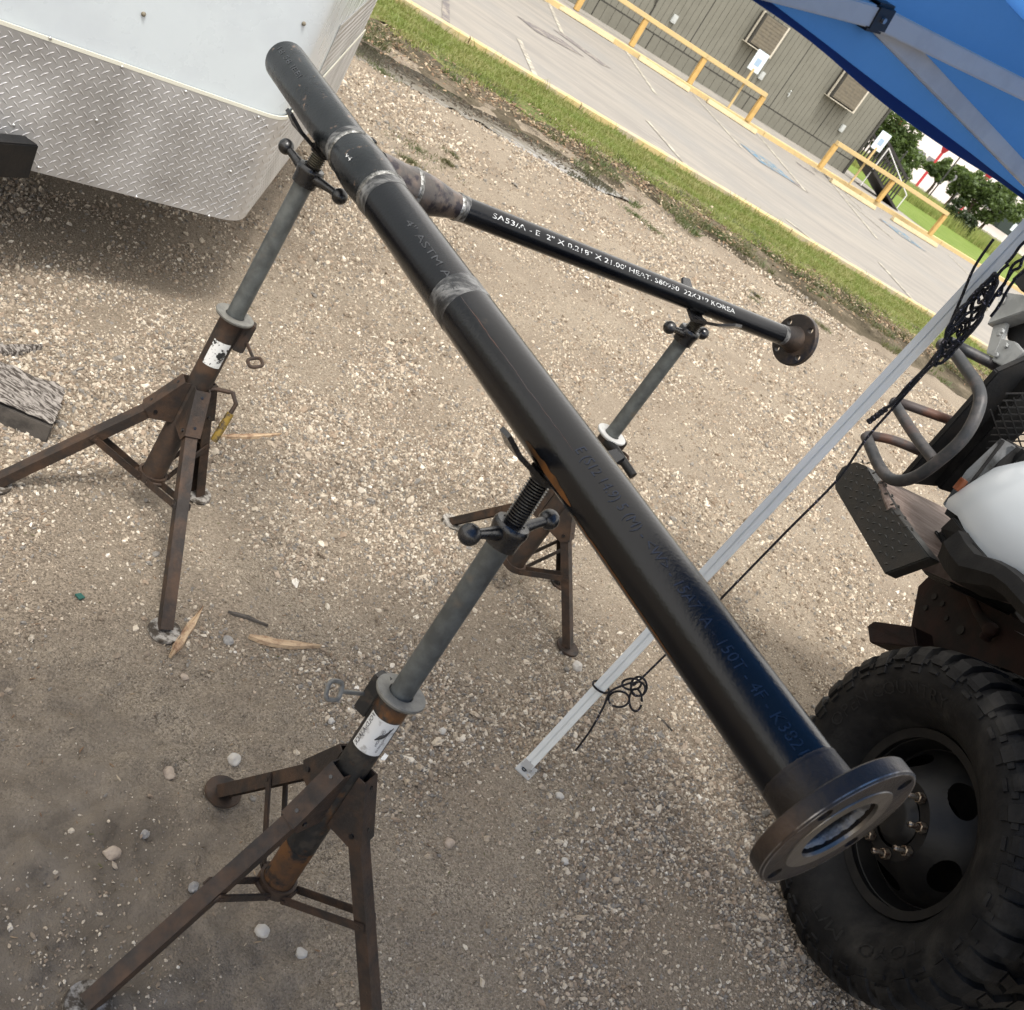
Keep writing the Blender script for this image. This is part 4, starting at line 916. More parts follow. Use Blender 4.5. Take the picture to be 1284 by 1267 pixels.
_x, _y = perp(U); _q = PL(968, 1098, PF, U) - PF; PHI = math.atan2(_q.dot(_y), _q.dot(_x))
flange(PF, U, dict(ro=.1190, th=.027, ri=.0605, rr=.0810, bore=.0585, hub=[(.0, .0612), (.010, .0597), (.03, .0586), (.045, .0578), (.056, .0573)]), 4, .1010, .0115, 'flange', 'flange_steel', phase=PHI)
weld(mp(TF1 - .083), U, RM + .0004, m='flange_steel', wd=.005, ht=.001)
weld(mp(TF1 - .016), U, .0565, name='inner_weld', wd=.008, ht=-.006, m='bright_weld')
pf2 = bF
flange(pf2, BD, dict(ro=.0885, th=.020, ri=.032, rr=.050, bore=.028, hub=[(0, .046), (.008, .044), (.03, .0375), (.055, .0338), (.07, .0333)]), 4, .0690, .0105, 'flange', 'flange_steel', 56, phase=.5)
mb = MB(); mb.lathe(bF - BD * .090, BD, [(-.012, .0330), (-.010, .0336), (.004, .0338), (.010, .0336)], 48); mb.build('ground_band', 'scuff', spool)
# stencilled lettering
tocam = lambda p, ax: ((CAM - p) - V(ax) * (CAM - p).dot(V(ax))).normalized()
def refdir(p, ax, up_amt):
    ax = V(ax).normalized(); c = tocam(p, ax); s = ax.cross(c); s = s if s.z > 0 else -s
    return (c * math.cos(up_amt) + s * math.sin(up_amt)).normalized()
pa = near(607, 276, bend0, BD); pb = near(911, 393, bend0, BD)
wrap_text('SA53/A - E  2" X 0.218" X 21.00\' HEAT. S80950  22K319 KOREA', .019, pa, BD, .0330, refdir(pa, BD, .42), (pb - pa).length, 'stencil_text', 'white_stencil', spool, flip=1)
pa = near(742, 580, mp(-1), U); pb = near(1020, 955, mp(-1), U)
wrap_text('E (S12 14.9) 5 (M) - <W> - 15A7  A - 150T - 4F - K3821', .026, pa, U, RM, refdir(pa, U, .38), (pb - pa).length, 'stencil_text', 'blue_stencil', spool)
pa = near(525, 300, mp(-1), U); pb = near(592, 385, mp(-1), U)
wrap_text('4" ASTM A53', .022, pa, U, RM, refdir(pa, U, .25), (pb - pa).length, 'stencil_text', 'grey_stencil', spool)
pa = near(372, 76, mp(-1), U); pb = near(392, 118, mp(-1), U)
wrap_text('18 58 IEEI', .022, pa, U, RM, refdir(pa, U, .15), (pb - pa).length, 'stencil_text', 'grey_stencil', spool)
pa = near(446, 222, mp(-1), U)
wrap_text('v4', .016, pa, U, RM + .006, refdir(pa, U, -.15), .03, 'chalk_mark', 'white_stencil', spool)
# worn edge line of the mill label and a run of rust under the pipe
def shell_patch(t0, t1, a0, a1, m, name, lift=.0005, n=60, k=6, wob=.0):
    mb = MB(); rows = []
    for i in range(n + 1):
        t = t0 + (t1 - t0) * i / n; p = mp(t); c = tocam(mp(-1.2), U); s = U.cross(c); s = s if s.z > 0 else -s; row = []
        e = math.sin(math.pi * i / n) ** .5
        for j in range(k + 1):
            f = j / k; mid = (a0 + a1) / 2 + wob * mnoise.noise(V((t * 14, 1, 0))) + wob * .5 * mnoise.noise(V((t * 50, 1, 0))); hw = (a1 - a0) / 2 * e * (1 + .6 * mnoise.noise(V((t * 30, 4, 0))))
            a = mid + hw * (2 * f - 1); row.append(mb.bm.verts.new(p + (c * math.cos(a) + s * math.sin(a)) * (RM + lift)))
        rows.append(row)
    for A_, B_ in zip(rows[:-1], rows[1:]):
        for j in range(k): mb.bm.faces.new((A_[j], A_[j + 1], B_[j + 1], B_[j]))
    return mb.build(name, m, spool)
shell_patch(-1.10, -.93, -1.12, -.78, 'rust_patch', 'rust_streak', wob=.05)
shell_patch(-.92, -.60, -1.18, -1.08, 'rust_patch', 'rust_streak', wob=.06)
shell_patch(-1.48, -1.0, .16, .19, 'tube_rust', 'label_edge', wob=.03)

# ------------------------------------------------------------ jack stands
def stand(S):
    Tp = V(S['top']); B0 = V(S['base']); ax = (Tp - B0).normalized(); g = S['g']
    r = thing('pipe_jack_stand', S['label'], 'jack stand', B0, 'folding tripod pipe jack stands')
    on = lambda z: B0 + ax * (z / ax.z)
    def an(px, fallback=None): return near(px[0], px[1], B0, ax)
    ring = an(S['ring']); zb_ = S['zb']; bot = on(zb_)
    TR = .0335
    top_tube = ring - ax * .012
    mb = MB(); L_ = (top_tube - bot).length; mb.lathe(bot, ax, [(0, TR), (L_ - .001, TR), (L_, TR - .004), (0, TR - .004)], 40, closed=True); tb = mb.build('barrel', S.get('mb', 'rust_dark'), r)
    mb = MB(); mb.lathe(bot, ax, [(-.012, TR + .002), (-.012, TR + .009), (.012, TR + .009), (.012, TR + .002)], 40, closed=True)
    for k in range(3):
        pass
    mb.build('bottom_ring', 'rust_dark', r)
    mb = MB(); mb.lathe(ring, ax, [(-.012, TR - .003), (-.012, TR + .003), (-.006, .051), (.0, .054), (.004, .053), (.005, .049), (.002, .030), (.002, .0265)], 48); mb.build('collar', S.get('mc', 'collar'), r)
    if S['name'] == 'B':
        mb = MB(); mb.lathe(on(.14), ax, [(0, TR + .0006), (.11 , TR + .0006)], 40); mb.build('rust_band', 'orange_rust', r)
    nut = an(S['nut']); 
    mb = MB(); mb.tube(ring - ax * .08, nut - ax * .02, .0242, seg=40); mb.build('pole', S.get('mp', 'galv'), r)
    # screw thread
    head = Tp - V((0, 0, S['pr'] + .012)); mb = MB(); Ls = (head - nut).length; n_ = int(max(4, Ls / .0055)); prof = [(0, .017)]
    for i in range(n_):
        a = Ls * i / n_; prof += [(a + .001, .0175), (a + Ls / n_ * .5, .0215), (a + Ls / n_ - .001, .0175)]
    prof += [(Ls, .017)]
    mb.lathe(nut, head - nut, prof, 32); mb.build('screw', S.get('ms', 'thread'), r)
    # wing nut with two arms and ball ends
    mb = MB(); mb.lathe(nut, ax, [(-.036, .0245), (-.036, .032), (-.012, .033), (.0, .036), (.008, .036), (.014, .033), (.016, .0225)], 24)
    wn = mb.build('handle_nut', 'black_paint', r, ang=30)
    b1 = G(*S['ball1'], nut.z + .004); b2 = G(*S['ball2'], nut.z + .004); d = (b2 - b1); d.z = 0; d.normalize(); 
    for k, bb in ((-1, b1), (1, b2)):
        ln2 = max(.075, min(.12, (bb - nut).length)); e = nut + d * k * ln2 + V((0, 0, .006)); s_ = nut + d * k * .028 - V((0, 0, .006)); mb = MB()
        mb.path([s_, s_.lerp(e, .5) + V((0, 0, .001)), e], [.0145, .0105, .0095], 12); mb.build('arm', 'black_paint', wn)
        mb = MB(); mb.ball(e, .0205, 20); mb.build('ball_end', 'black_paint', wn)
    # V head: bent flat bar cradling the pipe
    hd = V(S['vdir']).normalized(); hp = ax.cross(hd).normalized(); vtx = Tp - V((0, 0, S['pr'] / math.cos(math.radians(27)) + .006)); 
    for k in (-1, 1):
        mb = MB(); sl = math.radians(27); al = S['arm']; e_mid = vtx + hd * k * al * math.cos(sl) + V((0, 0, al * math.sin(sl))); e_end = e_mid + hd * k * .04 + V((0, 0, .032))
        nrm = V((0, 0, 1)); wv = hp * S['vw'] / 2
        A_ = [vtx, e_mid, e_end]; th = .008
        pr_ = []
        for q, ww in zip(A_, (1, 1, .55)):
            pr_.append([mb.bm.verts.new(q + wv * ww * s1 + V((0, 0, th * s2)) - hd * k * (.004 * s2)) for s1, s2 in ((-1, 0), (1, 0), (1, -1), (-1, -1))])
        mb.skin(pr_[0], pr_[1]); mb.skin(pr_[1], pr_[2]); mb.cap(pr_[0]); mb.cap(pr_[2]); mb.build('v_arm', 'black_paint', r, smooth=False)
    mb = MB(); mb.tube(head - V((0, 0, .004)), head + V((0, 0, .010)), .026, .03, 24); mb.build('head_socket', 'black_paint', r)
    # legs, gussets, straps, feet
    for k, ft in enumerate(S['feet']):
        F_ = V(ft); F_.z = 0; out = F_ - B0; out.z = 0; out.normalize(); sd = V((-out.y, out.x, 0))
        hinge = on(S['zh']) + out * .062; Fb = F_ + V((0, 0, .012)); dl = (Fb - hinge).normalized(); nn = dl.cross(sd).normalized(); nn = nn if nn.z > 0 else -nn
        w_, h_, t2 = .017, .030, .004
        poly = [hinge + sd * a + nn * c for a, c in ((-w_, -h_ / 2), (-w_, h_ / 2), (w_, h_ / 2), (w_, -h_ / 2), (w_ - t2, -h_ / 2), (w_ - t2, h_ / 2 - t2), (-w_ + t2, h_ / 2 - t2), (-w_ + t2, -h_ / 2))]
        mb = MB(); mb.prism(poly, Fb - hinge); lg = mb.build('leg', 'rust_dark', r, smooth=False)
        # gusset bracket: a folded channel from barrel to leg
        gt = on(S['zh'] + .085); mb = MB()
        for s_ in (-1, 1):
            o3 = sd * s_ * (w_ + .0035)
            pts = [gt + out * .028 + o3, gt + out * .045 + o3, hinge + dl * .055 + nn * .019 + o3, hinge + dl * .060 - nn * .012 + o3, on(S['zh'] - .05) + out * .028 + o3]
            mb.prism([p - sd * .0015 for p in pts], sd * .003)
        a_, c_ = gt + out * .045, hinge + dl * .056 + nn * .020
        mb.bar(a_, c_, sd * (2 * w_ + .010), nn * .004)
        gs = mb.build('leg_bracket', S.get('mg', 'rust_dark'), r, smooth=False)
        mb = MB()
        q = hinge + dl * .035; mb.tube(q - sd * (w_ + .0085), q + sd * (w_ + .0085), .0055, seg=10)
        fn = (c_ - a_).cross(sd).normalized(); fn = fn if fn.z > 0 else -fn
        for f_ in (.14, .80): q = a_.lerp(c_, f_); mb.tube(q, q + fn * .0035, .0042, seg=12)
        mb.build('bolt', 'black_paint', gs)
        lm_ = hinge + (Fb - hinge) * S['ls'][k]
        for s_ in (-1, 1):
            a_ = bot + out * .040 + sd * s_ * .021; c_ = lm_ + sd * s_ * .0205; dd = (c_ - a_).normalized(); mb = MB()
            mb.bar(a_ - dd * .008, c_ + dd * .012, sd * .005, dd.cross(sd).normalized() * .020, .0012); mb.build('strap', 'rust_dark', r, smooth=False)
        mb = MB(); mb.tube(lm_ - sd * .0255, lm_ + sd * .026, .005, seg=10); mb.tube(bot + out * .042 - sd * .027, bot + out * .042 + sd * .027, .0055, seg=10); mb.build('strap_bolt', 'rust_dark', r)
        mb = MB(); mb.lathe(F_ + V((0, 0, .004)), V((0, 0, 1)), [(0, .0005), (0, .043), (.004, .045), (.010, .044), (.008, .036), (.006, .0005)], 32); 
        mb.build('foot_plate', S['mf'][k], r)
    # clamp bracket with eye bolt beside the collar
    cd = G(*S['clamp'], ring.z - .03) - ring; cd.z = 0; cd.normalize(); cs = V((-cd.y, cd.x, 0)); q = ring - ax * .045
    mb = MB(); mb.box(q + cd * .047, cd * .016, cs * .016, ax * .045, .003); mb.build('clamp_block', 'rust_black' if S['name'] == 'B' else 'rust_dark', r)
    ey = G(*S['eye'], ring.z - S.get('edrop', .05)); st_ = q - ax * .01 + cd * .055; dv = (ey - st_); L3 = min(dv.length, .16); dv.normalize(); x, _ = perp(dv)
    x = dv.cross((CAM - ey).normalized() + V((.25, 0, 0))).normalized()
    ce = st_ + dv * L3; mb = MB(); mb.path([st_, ce - dv * .022], .0045, 10)
    lp = []
    for i in range(28):
        a = 2 * math.pi * i / 28; sx = math.copysign(abs(math.cos(a)) ** .6, math.cos(a)); sy = math.copysign(abs(math.sin(a)) ** .6, math.sin(a)); lp.append(ce + dv * sx * .021 + x * sy * .018)
    mb.path(lp, .0048, 8, closed=True); mb.build('eye_bolt', S.get('me', 'rust_dark'), r)
    return r, on, ax, ring, TR, B0
FRONT_FEET = [G(108, 1262), G(278, 996), G(466, 1318)]
SA = dict(name='A', label='rusty tripod jack stand near the white trailer, under the thick pipe end', top=(-.898, 2.433, 1.262), base=(-.921, 2.335, 0), g=1, zb=.13, ring=(298, 398), nut=(386, 214),
          pr=RM, vdir=-Wd + U * .15, vw=.045, arm=.10, ball1=(352, 184), ball2=(429, 256), feet=[G(-8, 609), G(205, 794), G(246, 622)], zh=.385, ls=[.42, .42, .42], mf=['mud_white', 'mud_white', 'mud_white'],
          clamp=(330, 425), eye=(320, 455), mb='rust_dark')
SB = dict(name='B', label='tripod jack stand closest to the camera, with a white label on its barrel', top=(.017, 1.604, 1.262), base=(.046, 1.425, 0), g=1, zb=.13, ring=(503, 870), nut=(640, 664),
          pr=RM, vdir=-Wd, vw=.05, arm=.11, ball1=(579, 674), ball2=(706, 650), feet=FRONT_FEET, zh=.40, ls=[.45, .45, .45], mf=['mud_white', 'rust_dark', 'rust_dark'],
          clamp=(462, 850), eye=(419, 866), mb='rust_black', ms='black_paint', me='collar', edrop=.02)
SC = dict(name='C', label='tripod jack stand farthest from the camera, under the thin branch pipe', top=(.150, 3.109, 1.270), base=(.124, 3.115, 0), g=1, zb=.13, ring=(768, 546), nut=(863, 417),
          pr=.0330, vdir=U * .95 + Wd * .2, vw=.075, arm=.09, ball1=(829, 417), ball2=(888, 427), feet=[G(566, 657), G(710, 814), V((.33, 3.40, 0))], zh=.385, ls=[.42, .42, .42], mf=['mud_white', 'rust_dark', 'rust_dark'],
          clamp=(775, 560), eye=(780, 575), mb='rust_dark', mc='collar_white')
stA, stB, stC = stand(SA), stand(SB), stand(SC)
def label_on(st, px0, px1, half, m, ref, extra=None):
    r, on, ax, ring, TR, B0 = st; z0, z1 = near(*px0, B0, ax), near(*px1, B0, ax); L_ = (z1 - z0).length; c = tocam(z0, ax); s = ax.cross(c)
    mb = MB(); rows = []
    for i in range(9):
        rows.append([mb.bm.verts.new(z0 + (z1 - z0) * i / 8 + (c * math.cos(a) + s * math.sin(a)) * (TR + .0008)) for a in np.linspace(ref - half, ref + half, 17)])
    for A_, B_ in zip(rows[:-1], rows[1:]):
        for j in range(16): mb.bm.faces.new((A_[j], A_[j + 1], B_[j + 1], B_[j]))
    return mb.build('label_sticker', m, r), z0, z1, c, s
label_on(stA, (262, 452), (280, 424), .75, 'sticker', .15)
lb, z0, z1, c_, s_ = label_on(stB, (461, 932), (486, 893), 1.05, 'sticker_clean', .12)
# sticker lettering runs up the barrel
def lab_text(txt, a, f0, f1, size, m='ink'):
    bm = text_mesh(txt, size); xs = [v.co.x for v in bm.verts]; x0, x1 = min(xs), max(xs); ax = stB[2]; L_ = (z1 - z0).length
    for v in bm.verts:
        aa = a - (v.co.y) / stB[4]; v.co = z0 + ax * (L_ * (f0 + (f1 - f0) * (v.co.x - x0) / (x1 - x0))) + (c_ * math.cos(aa) + s_ * math.sin(aa)) * (stB[4] + .0016)
    mb = MB(); mb.bm.free(); mb.bm = bm; o = mb.build('sticker_text', m, stB[0], smooth=False); o.parent = lb; return o
LSG = 1
lab_text('FOLD-A-JACK', -.52, .97, .03, .014); lab_text('CAUTION', .50, .80, .30, .007); lab_text('MAX LOAD 2500 LB', .75, .85, .12, .0055)
mb = MB(); aa = [(.12, .95), (.30, .80), (.22, .62), (.42, .55)]
mb.path([z0 + stB[2] * ((z1 - z0).length * f) + (c_ * math.cos(a) + s_ * math.sin(a)) * (stB[4] + .001) for a, f in ((.2, .45), (.42, .58), (.62, .66), (.86, .9))], [.001, .0045, .003, .0008], 8)
o = mb.build('sticker_emblem', 'ink', stB[0]); o.parent = lb
# carry handle with yellow grip on the left stand; black grip on the far stand
h0 = stA[1](.43) ; 
P1 = D(270, 488, (h0 - CAM).dot(FW)); P2 = D(292, 493, (h0 - CAM).dot(FW) + .02); P3 = D(296, 507, (h0 - CAM).dot(FW) + .02); P4 = D(268, 553, (h0 - CAM).dot(FW) + .03)
mb = MB(); mb.path([h0, P1, P1.lerp(P2, .8), P2, P3, P3.lerp(P4, .25)], .0065, 12); mb.build('carry_handle', 'rust_dark', stA[0])
mb = MB(); mb.path([P3.lerp(P4, .25), P3.lerp(P4, .6), P4], [.0105, .0115, .0105], 14); mb.build('grip', 'yellow_grip', stA[0])
dc = (stC[3] - CAM).dot(FW); h0 = stC[3] - stC[2] * .06
P1, P2, P3 = D(762, 556, dc - .03), D(771, 563, dc - .06), D(794, 597, dc - .10)
mb = MB(); mb.path([h0, P1, P2, P2.lerp(P3, .5), P3], [.009, .014, .0145, .0145, .0145], 14); mb.build('carry_handle', 'black_frame', stC[0])

# ------------------------------------------------------------ white trailer with tread plate
zt_ = .45
ca, cb = G(300, 280, zt_), G(20, 209, zt_)
cs_ = G(424, 117, zt_)
Cn = ca.copy(); Cn.z = 0; fd = (cb - ca); fd.z = 0; fd.normalize(); sdv = (cs_ - ca); sdv.z = 0; sdv.normalize()
trl = thing('cargo_trailer', 'white enclosed cargo trailer with polished tread plate along its V nose', 'trailer', Cn)
RC = .09
def corner_pts(n_=10):
    # rounded corner between nose face and side face, returns plan points and arc lengths
    a = Cn + fd * RC; c = Cn + sdv * RC; out = []
    for i in range(n_ + 1):
        f = i / n_; out.append(a * (1 - f) ** 2 + Cn * 2 * f * (1 - f) + c * f ** 2)
    return out
LN_ = 2.2
plan = [Cn + fd * LN_ * (1 - i / 12) for i in range(12)]; plan = [p for p in plan if (p - Cn).length > RC * 1.05] + corner_pts()
side_end = (cs_ - ca); side_end.z = 0; SL = side_end.length * .92
plan_plate = plan + [Cn + sdv * (RC + (SL - RC) * i / 8) for i in range(1, 9)]
plan_body = plan + [Cn + sdv * (RC + (SL - RC) * i / 8) for i in range(1, 9)]; back = V((-.93, .36, 0)); plan_body += [Cn + sdv * SL + back * d for d in (.02, .6, 2.4)]
Cin = (Cn + fd * 1.0 + sdv * 1.6)
def normals(pl):
    out = []
    for i, p in enumerate(pl):
        t = pl[min(i + 1, len(pl) - 1)] - pl[max(i - 1, 0)]; n_ = V((t.y, -t.x, 0)).normalized()
        if n_.dot(p - Cin) < 0: n_ = -n_
        out.append(n_)
    return out
ztop = .875
def wall(pl, z0, z1, off, name, m, th=.004, zc=None):
    nn = normals(pl); mb = MB(); prev = None
    for p, n_ in zip(pl, nn):
        b0 = z0 if zc is None else zc(p, z0)
        R = [mb.bm.verts.new(V((p.x, p.y, z)) + n_ * (off + o2)) for z, o2 in ((b0, 0), (b0, th), (z1, th), (z1, 0))]
        if prev: mb.skin(prev, R)
        else: mb.cap(R)
        prev = R
    mb.cap(prev, True); return mb.build(name, m, trl, ang=25)
def arc(p):    # distance along the face from the corner, negative on nose
    d = (p - Cn); return -d.dot(fd) if d.dot(fd) > d.dot(sdv) else d.dot(sdv)
def zc(p, z0):
    s = arc(p); d = abs(s)
    r_ = .10
    return z0 + (.06 * max(0, 1 - (SL - s) / .12) ** 2 if s > 0 else 0)
nn_sd0 = normals([Cn + sdv * .5, Cn + sdv * .7])[0]
body = wall(plan_body, zt_ + .02, 2.6, -.03, 'body_panel', 'white_panel', .02)
plate = wall(plan_plate, zt_, ztop, 0, 'tread_plate', 'diamond_plate', .003, zc)
wall(plan_plate, ztop - .002, ztop + .010, -.002, 'trim_seal', 'seal', .006)
pS = PL(405, 88, Cn, nn_sd0).dot(sdv) - Cn.dot(sdv); zS = PL(452, 12, Cn, nn_sd0).z
pl_ = [Cn + sdv * (pS + (SL - pS) * i / 4) for i in range(5)]
wall(pl_, ztop + .012, zS, -.009, 'corner_tread_plate', 'diamond_plate', .003)
# roof and floor
for z, nm, m_ in ((zt_ + .03, 'floor', 'black_frame'), (2.59, 'roof', 'white_panel')):
    mb = MB(); pts = plan_body + [Cn + fd * LN_ + sdv * 2.2]; mb.bm.faces.new([mb.bm.verts.new(V((p.x, p.y, z))) for p in pts]); mb.build(nm, m_, trl, smooth=False)
# raised lugs on the plate
mb = MB(); nn_fd = normals([Cn + fd * .8, Cn + fd * .6])[0]; nn_sd = normals([Cn + sdv * .5, Cn + sdv * .7])[0]
def lug(c, n_, t, ang, L_=.0155, W_=.0036, H_=.0012):
    d1 = t * math.cos(ang) + Up * math.sin(ang); d2 = n_.cross(d1).normalized()
    vs = [mb.bm.verts.new(c + d1 * L_), mb.bm.verts.new(c + d2 * W_), mb.bm.verts.new(c - d1 * L_), mb.bm.verts.new(c - d2 * W_)]
    a, b_ = mb.bm.verts.new(c + d1 * L_ * .5 + n_ * H_), mb.bm.verts.new(c - d1 * L_ * .5 + n_ * H_)
    for f in ((vs[0], vs[1], a), (vs[1], b_, a), (vs[1], vs[2], b_), (vs[2], vs[3], b_), (vs[3], a, b_), (vs[3], vs[0], a)): mb.bm.faces.new(f)
pit = .034
def on_plate(s, z):
    # point and normal at signed arc s
    if s < -RC * .55: return Cn + fd * (-s) , nn_fd, fd
    if s > RC * .55: return Cn + sdv * s, nn_sd, sdv
    f = (s + RC * .55) / (RC * 1.1); a = Cn + fd * RC; c = Cn + sdv * RC; p = a * (1 - f) ** 2 + Cn * 2 * f * (1 - f) + c * f ** 2
    n_ = (nn_fd * (1 - f) + nn_sd * f).normalized(); return p, n_, V((-n_.y, n_.x, 0))
ni = int((LN_ + SL) / pit); nj = int((1.6 - zt_) / pit)
for i in range(ni):
    for j in range(nj * 2):
        s = -LN_ + .03 + i * pit + (pit / 2 if j % 2 else 0); z = zt_ + .015 + j * pit / 2
        if s > SL - .02 or (z > ztop - .012 and (s < pS + .02 or z > zS - .02)): continue
        p, n_, t = on_plate(s, z); q = V((p.x, p.y, 0)); 
        if z < zc(q, zt_) + .012: continue
        lug(V((p.x, p.y, z)) + n_ * (.0032 if z < ztop else -.0058), n_, t, math.radians(40 if j % 2 else -42))
stuff(mb.build('tread_lug', 'diamond_plate', trl, smooth=False))
rv = [(63, 48), (153, 84), (233, 115), (324, 147), (121, 151), (48, 210), (171, 247), (262, 271), (289, 215), (17, 157)]
for x, y in rv:
    p = PL(x, y, Cn + nn_fd * .0035, nn_fd); mb = MB(); mb.ball(p, .0055, 12, (1, 1, 1)); mb.build('rivet', 'steel_bright', trl)
for x, y in ((180, 18), (381, 30), (30, -20)):
    p = PL(x, y, Cn - nn_fd * .008, nn_fd); mb = MB(); mb.ball(p, .0075, 12); mb.build('screw_cap', 'ac_face', trl)
# tongue beam
tp = PL(38, 200, Cn + nn_fd * .003, nn_fd); tb0 = G(38, 205, .53); tdir = (fd * .25 + nn_fd * .97).normalized()
mb = MB(); e = G(-60, 190, .50) 
q0, q1 = PL(41, 188, Cn + nn_fd * .003, nn_fd), G(-120, 165, .5)
tz = .50; A_ = PL(36, 190, Cn + nn_fd * .02, nn_fd); A_.z = zt_ + .05; dd = (fd * .92 + nn_fd * .39).normalized()
mb.bar(A_, A_ + dd * 1.3, nn_fd.lerp(-fd, .4).normalized() * .06, Up * .12, .004); mb.build('tongue_beam', 'black_frame', trl, smooth=False)
b = MB(); q = Cn + sdv * (SL - .2) + back * 1.6 + fd * .3
for sgn in (0,):
    b.lathe(V((q.x, q.y, .34)) , nn_sd, [(-.2, .12), (-.2, .30), (-.17, .335), (0, .335), (.03, .30), (.03, .12)], 32, closed=True)
b.build('wheel', 'tyre', trl)

# ------------------------------------------------------------ canopy
L0 = V((.485, 2.375, 0)); S1 = V((-.574, -.819, 0)).normalized(); S2 = V((.819, -.574, 0)).normalized(); CL, CW = 3.0, 6.2
can = thing('pop_up_canopy', 'blue pop up canopy on a grey metal frame overhead', 'canopy', L0)
zE, zV = 2.21, 1.985
LEAN = V((.0404, 0, 1))
def LT(z): return L0 + LEAN * z
def leg(P, name='leg', foot=True):
    mb = MB(); hw = .0175; prof = [(-1, -1), (-.12, -1), (-.12, -.86), (.12, -.86), (.12, -1), (1, -1), (1, -.12), (.86, -.12), (.86, .12), (1, .12), (1, 1), (-1, 1)]
    rot = math.radians(20); e1 = S1 * math.cos(rot) + S2 * math.sin(rot); e2 = -S1 * math.sin(rot) + S2 * math.cos(rot)
    ln = LEAN if P is L0 else V((0, 0, 1)); mb.prism([P + e1 * a * hw + e2 * c * hw + Up * .02 for a, c in prof], ln * (zE - .03)); mb.build(name, 'leg_grey', can, smooth=False)
    mb = MB(); mb.box(P + Up * .004 - S1.lerp(S2, .5).normalized() * -.012, e1 * .034, e2 * .027, Up * .003, .001); mb.box(P + Up * .02, e1 * .018, e2 * .018, Up * .02, .002); ft = mb.build('foot_plate', 'collar_white', can, smooth=False)
    mb = MB(); mb.lathe(P + Up * .0075 + e1 * .024, Up, [(0, .004), (.0015, .004), (.0015, .008), (0, .008)], 16, closed=True); mb.build('hole_ring', 'ink', ft)
    mb = MB(); mb.box(P + ln * (zE - .0), e1 * .03, e2 * .03, Up * .06, .006); mb.build('corner_bracket', 'black_plastic', can)
corners = [L0, L0 + S1 * CL, L0 + S1 * CL + S2 * CW, L0 + S2 * CW]
for P in corners: leg(P)
# slider on the near leg
mb = MB(); mb.box(LT(2.02), S1 * .021, S2 * .021, Up * .03, .006); mb.build('slider', 'bar_grey', can)
# scissor truss along the front side
Ntr = S2
tp_ = lambda px, py, off=.02: PL(px, py, L0 + S2 * off, S2)
J = tp_(1095, 18); 
def tbar(a, b_, w_=.030, name='truss_bar', m='bar_grey'):
    mb = MB(); d = (b_ - a).normalized(); mb.bar(a, b_, d.cross(S2).normalized() * w_, S2 * .014, .002); mb.build(name, m, can, smooth=False)
tbar(J + S2 * .010, LT(2.175) + S2 * .03)
tbar(J - S2 * .010, LT(2.01) + S2 * .015)
JL = tp_(985, -12); dl_ = (JL - J).normalized(); J2 = J + dl_ * .95
tbar(J + S2 * .010, J2 + S2 * .01); tbar(J - S2 * .008, J + S1 * .93 + Up * -.12)
mb = MB(); mb.box(J, (J - JL).normalized() * .024, (J - JL).normalized().cross(S2).normalized() * .020, S2 * .020, .005); br = mb.build('truss_joint', 'black_plastic', can)
mb = MB(); mb.tube(J - S2 * .024, J + S2 * .024, .004, seg=12); mb.build('rivet', 'steel_bright', br)
K2 = L0 + S1 * CL + Up * 2.165; tbar(J2, K2 + S2 * .02); tbar(J + S1 * .93 + Up * -.12, L0 + S1 * CL + Up * 1.99)
# fabric roof with four slopes and hanging valance
cen = L0 + S1 * CL / 2 + S2 * CW / 2; ridgeA = L0 + S1 * CL / 2 + S2 * 1.5 + Up * 3.05; ridgeB = L0 + S1 * CL / 2 + S2 * (CW - 1.5) + Up * 3.05
mb = MB()
def slope(a, b_, c, d, n1=40, n2=22, ph=0):
    rows = []
    for i in range(n1 + 1):
        f = i / n1; lo = a.lerp(b_, f); hi = d.lerp(c, f); row = []
        for j in range(n2 + 1):
            g = j / n2; p = lo.lerp(hi, g); sag = -.07 * math.sin(math.pi * f) * math.sin(math.pi * min(1, g * .9 + .05)) + .012 * mnoise.noise(V((f * 7 + ph, g * 2.5, 1))) + .02 * math.sin(f * 26 + ph) * (1 - g) ** 2 * .4
            row.append(mb.bm.verts.new(p + Up * sag))
        rows.append(row)
    for A_, B_ in zip(rows[:-1], rows[1:]):
        for j in range(n2): mb.bm.faces.new((A_[j], A_[j + 1], B_[j + 1], B_[j]))
ec = [LT(zE)] + [c + Up * zE for c in corners[1:]]; o1 = (-S1 - S2) * .04
ec = [ec[0] + (-S1 - S2) * .035, ec[1] + (S1 - S2) * .035, ec[2] + (S1 + S2) * .035, ec[3] + (-S1 + S2) * .035]
slope(ec[0], ec[1], ridgeA, ridgeA, ph=0); slope(ec[1], ec[2], ridgeB, ridgeA, ph=2); slope(ec[2], ec[3], ridgeB, ridgeB, ph=4); slope(ec[3], ec[0], ridgeA, ridgeB, ph=6)
mb.build('roof_fabric', 'fabric_blue', can, ang=180)
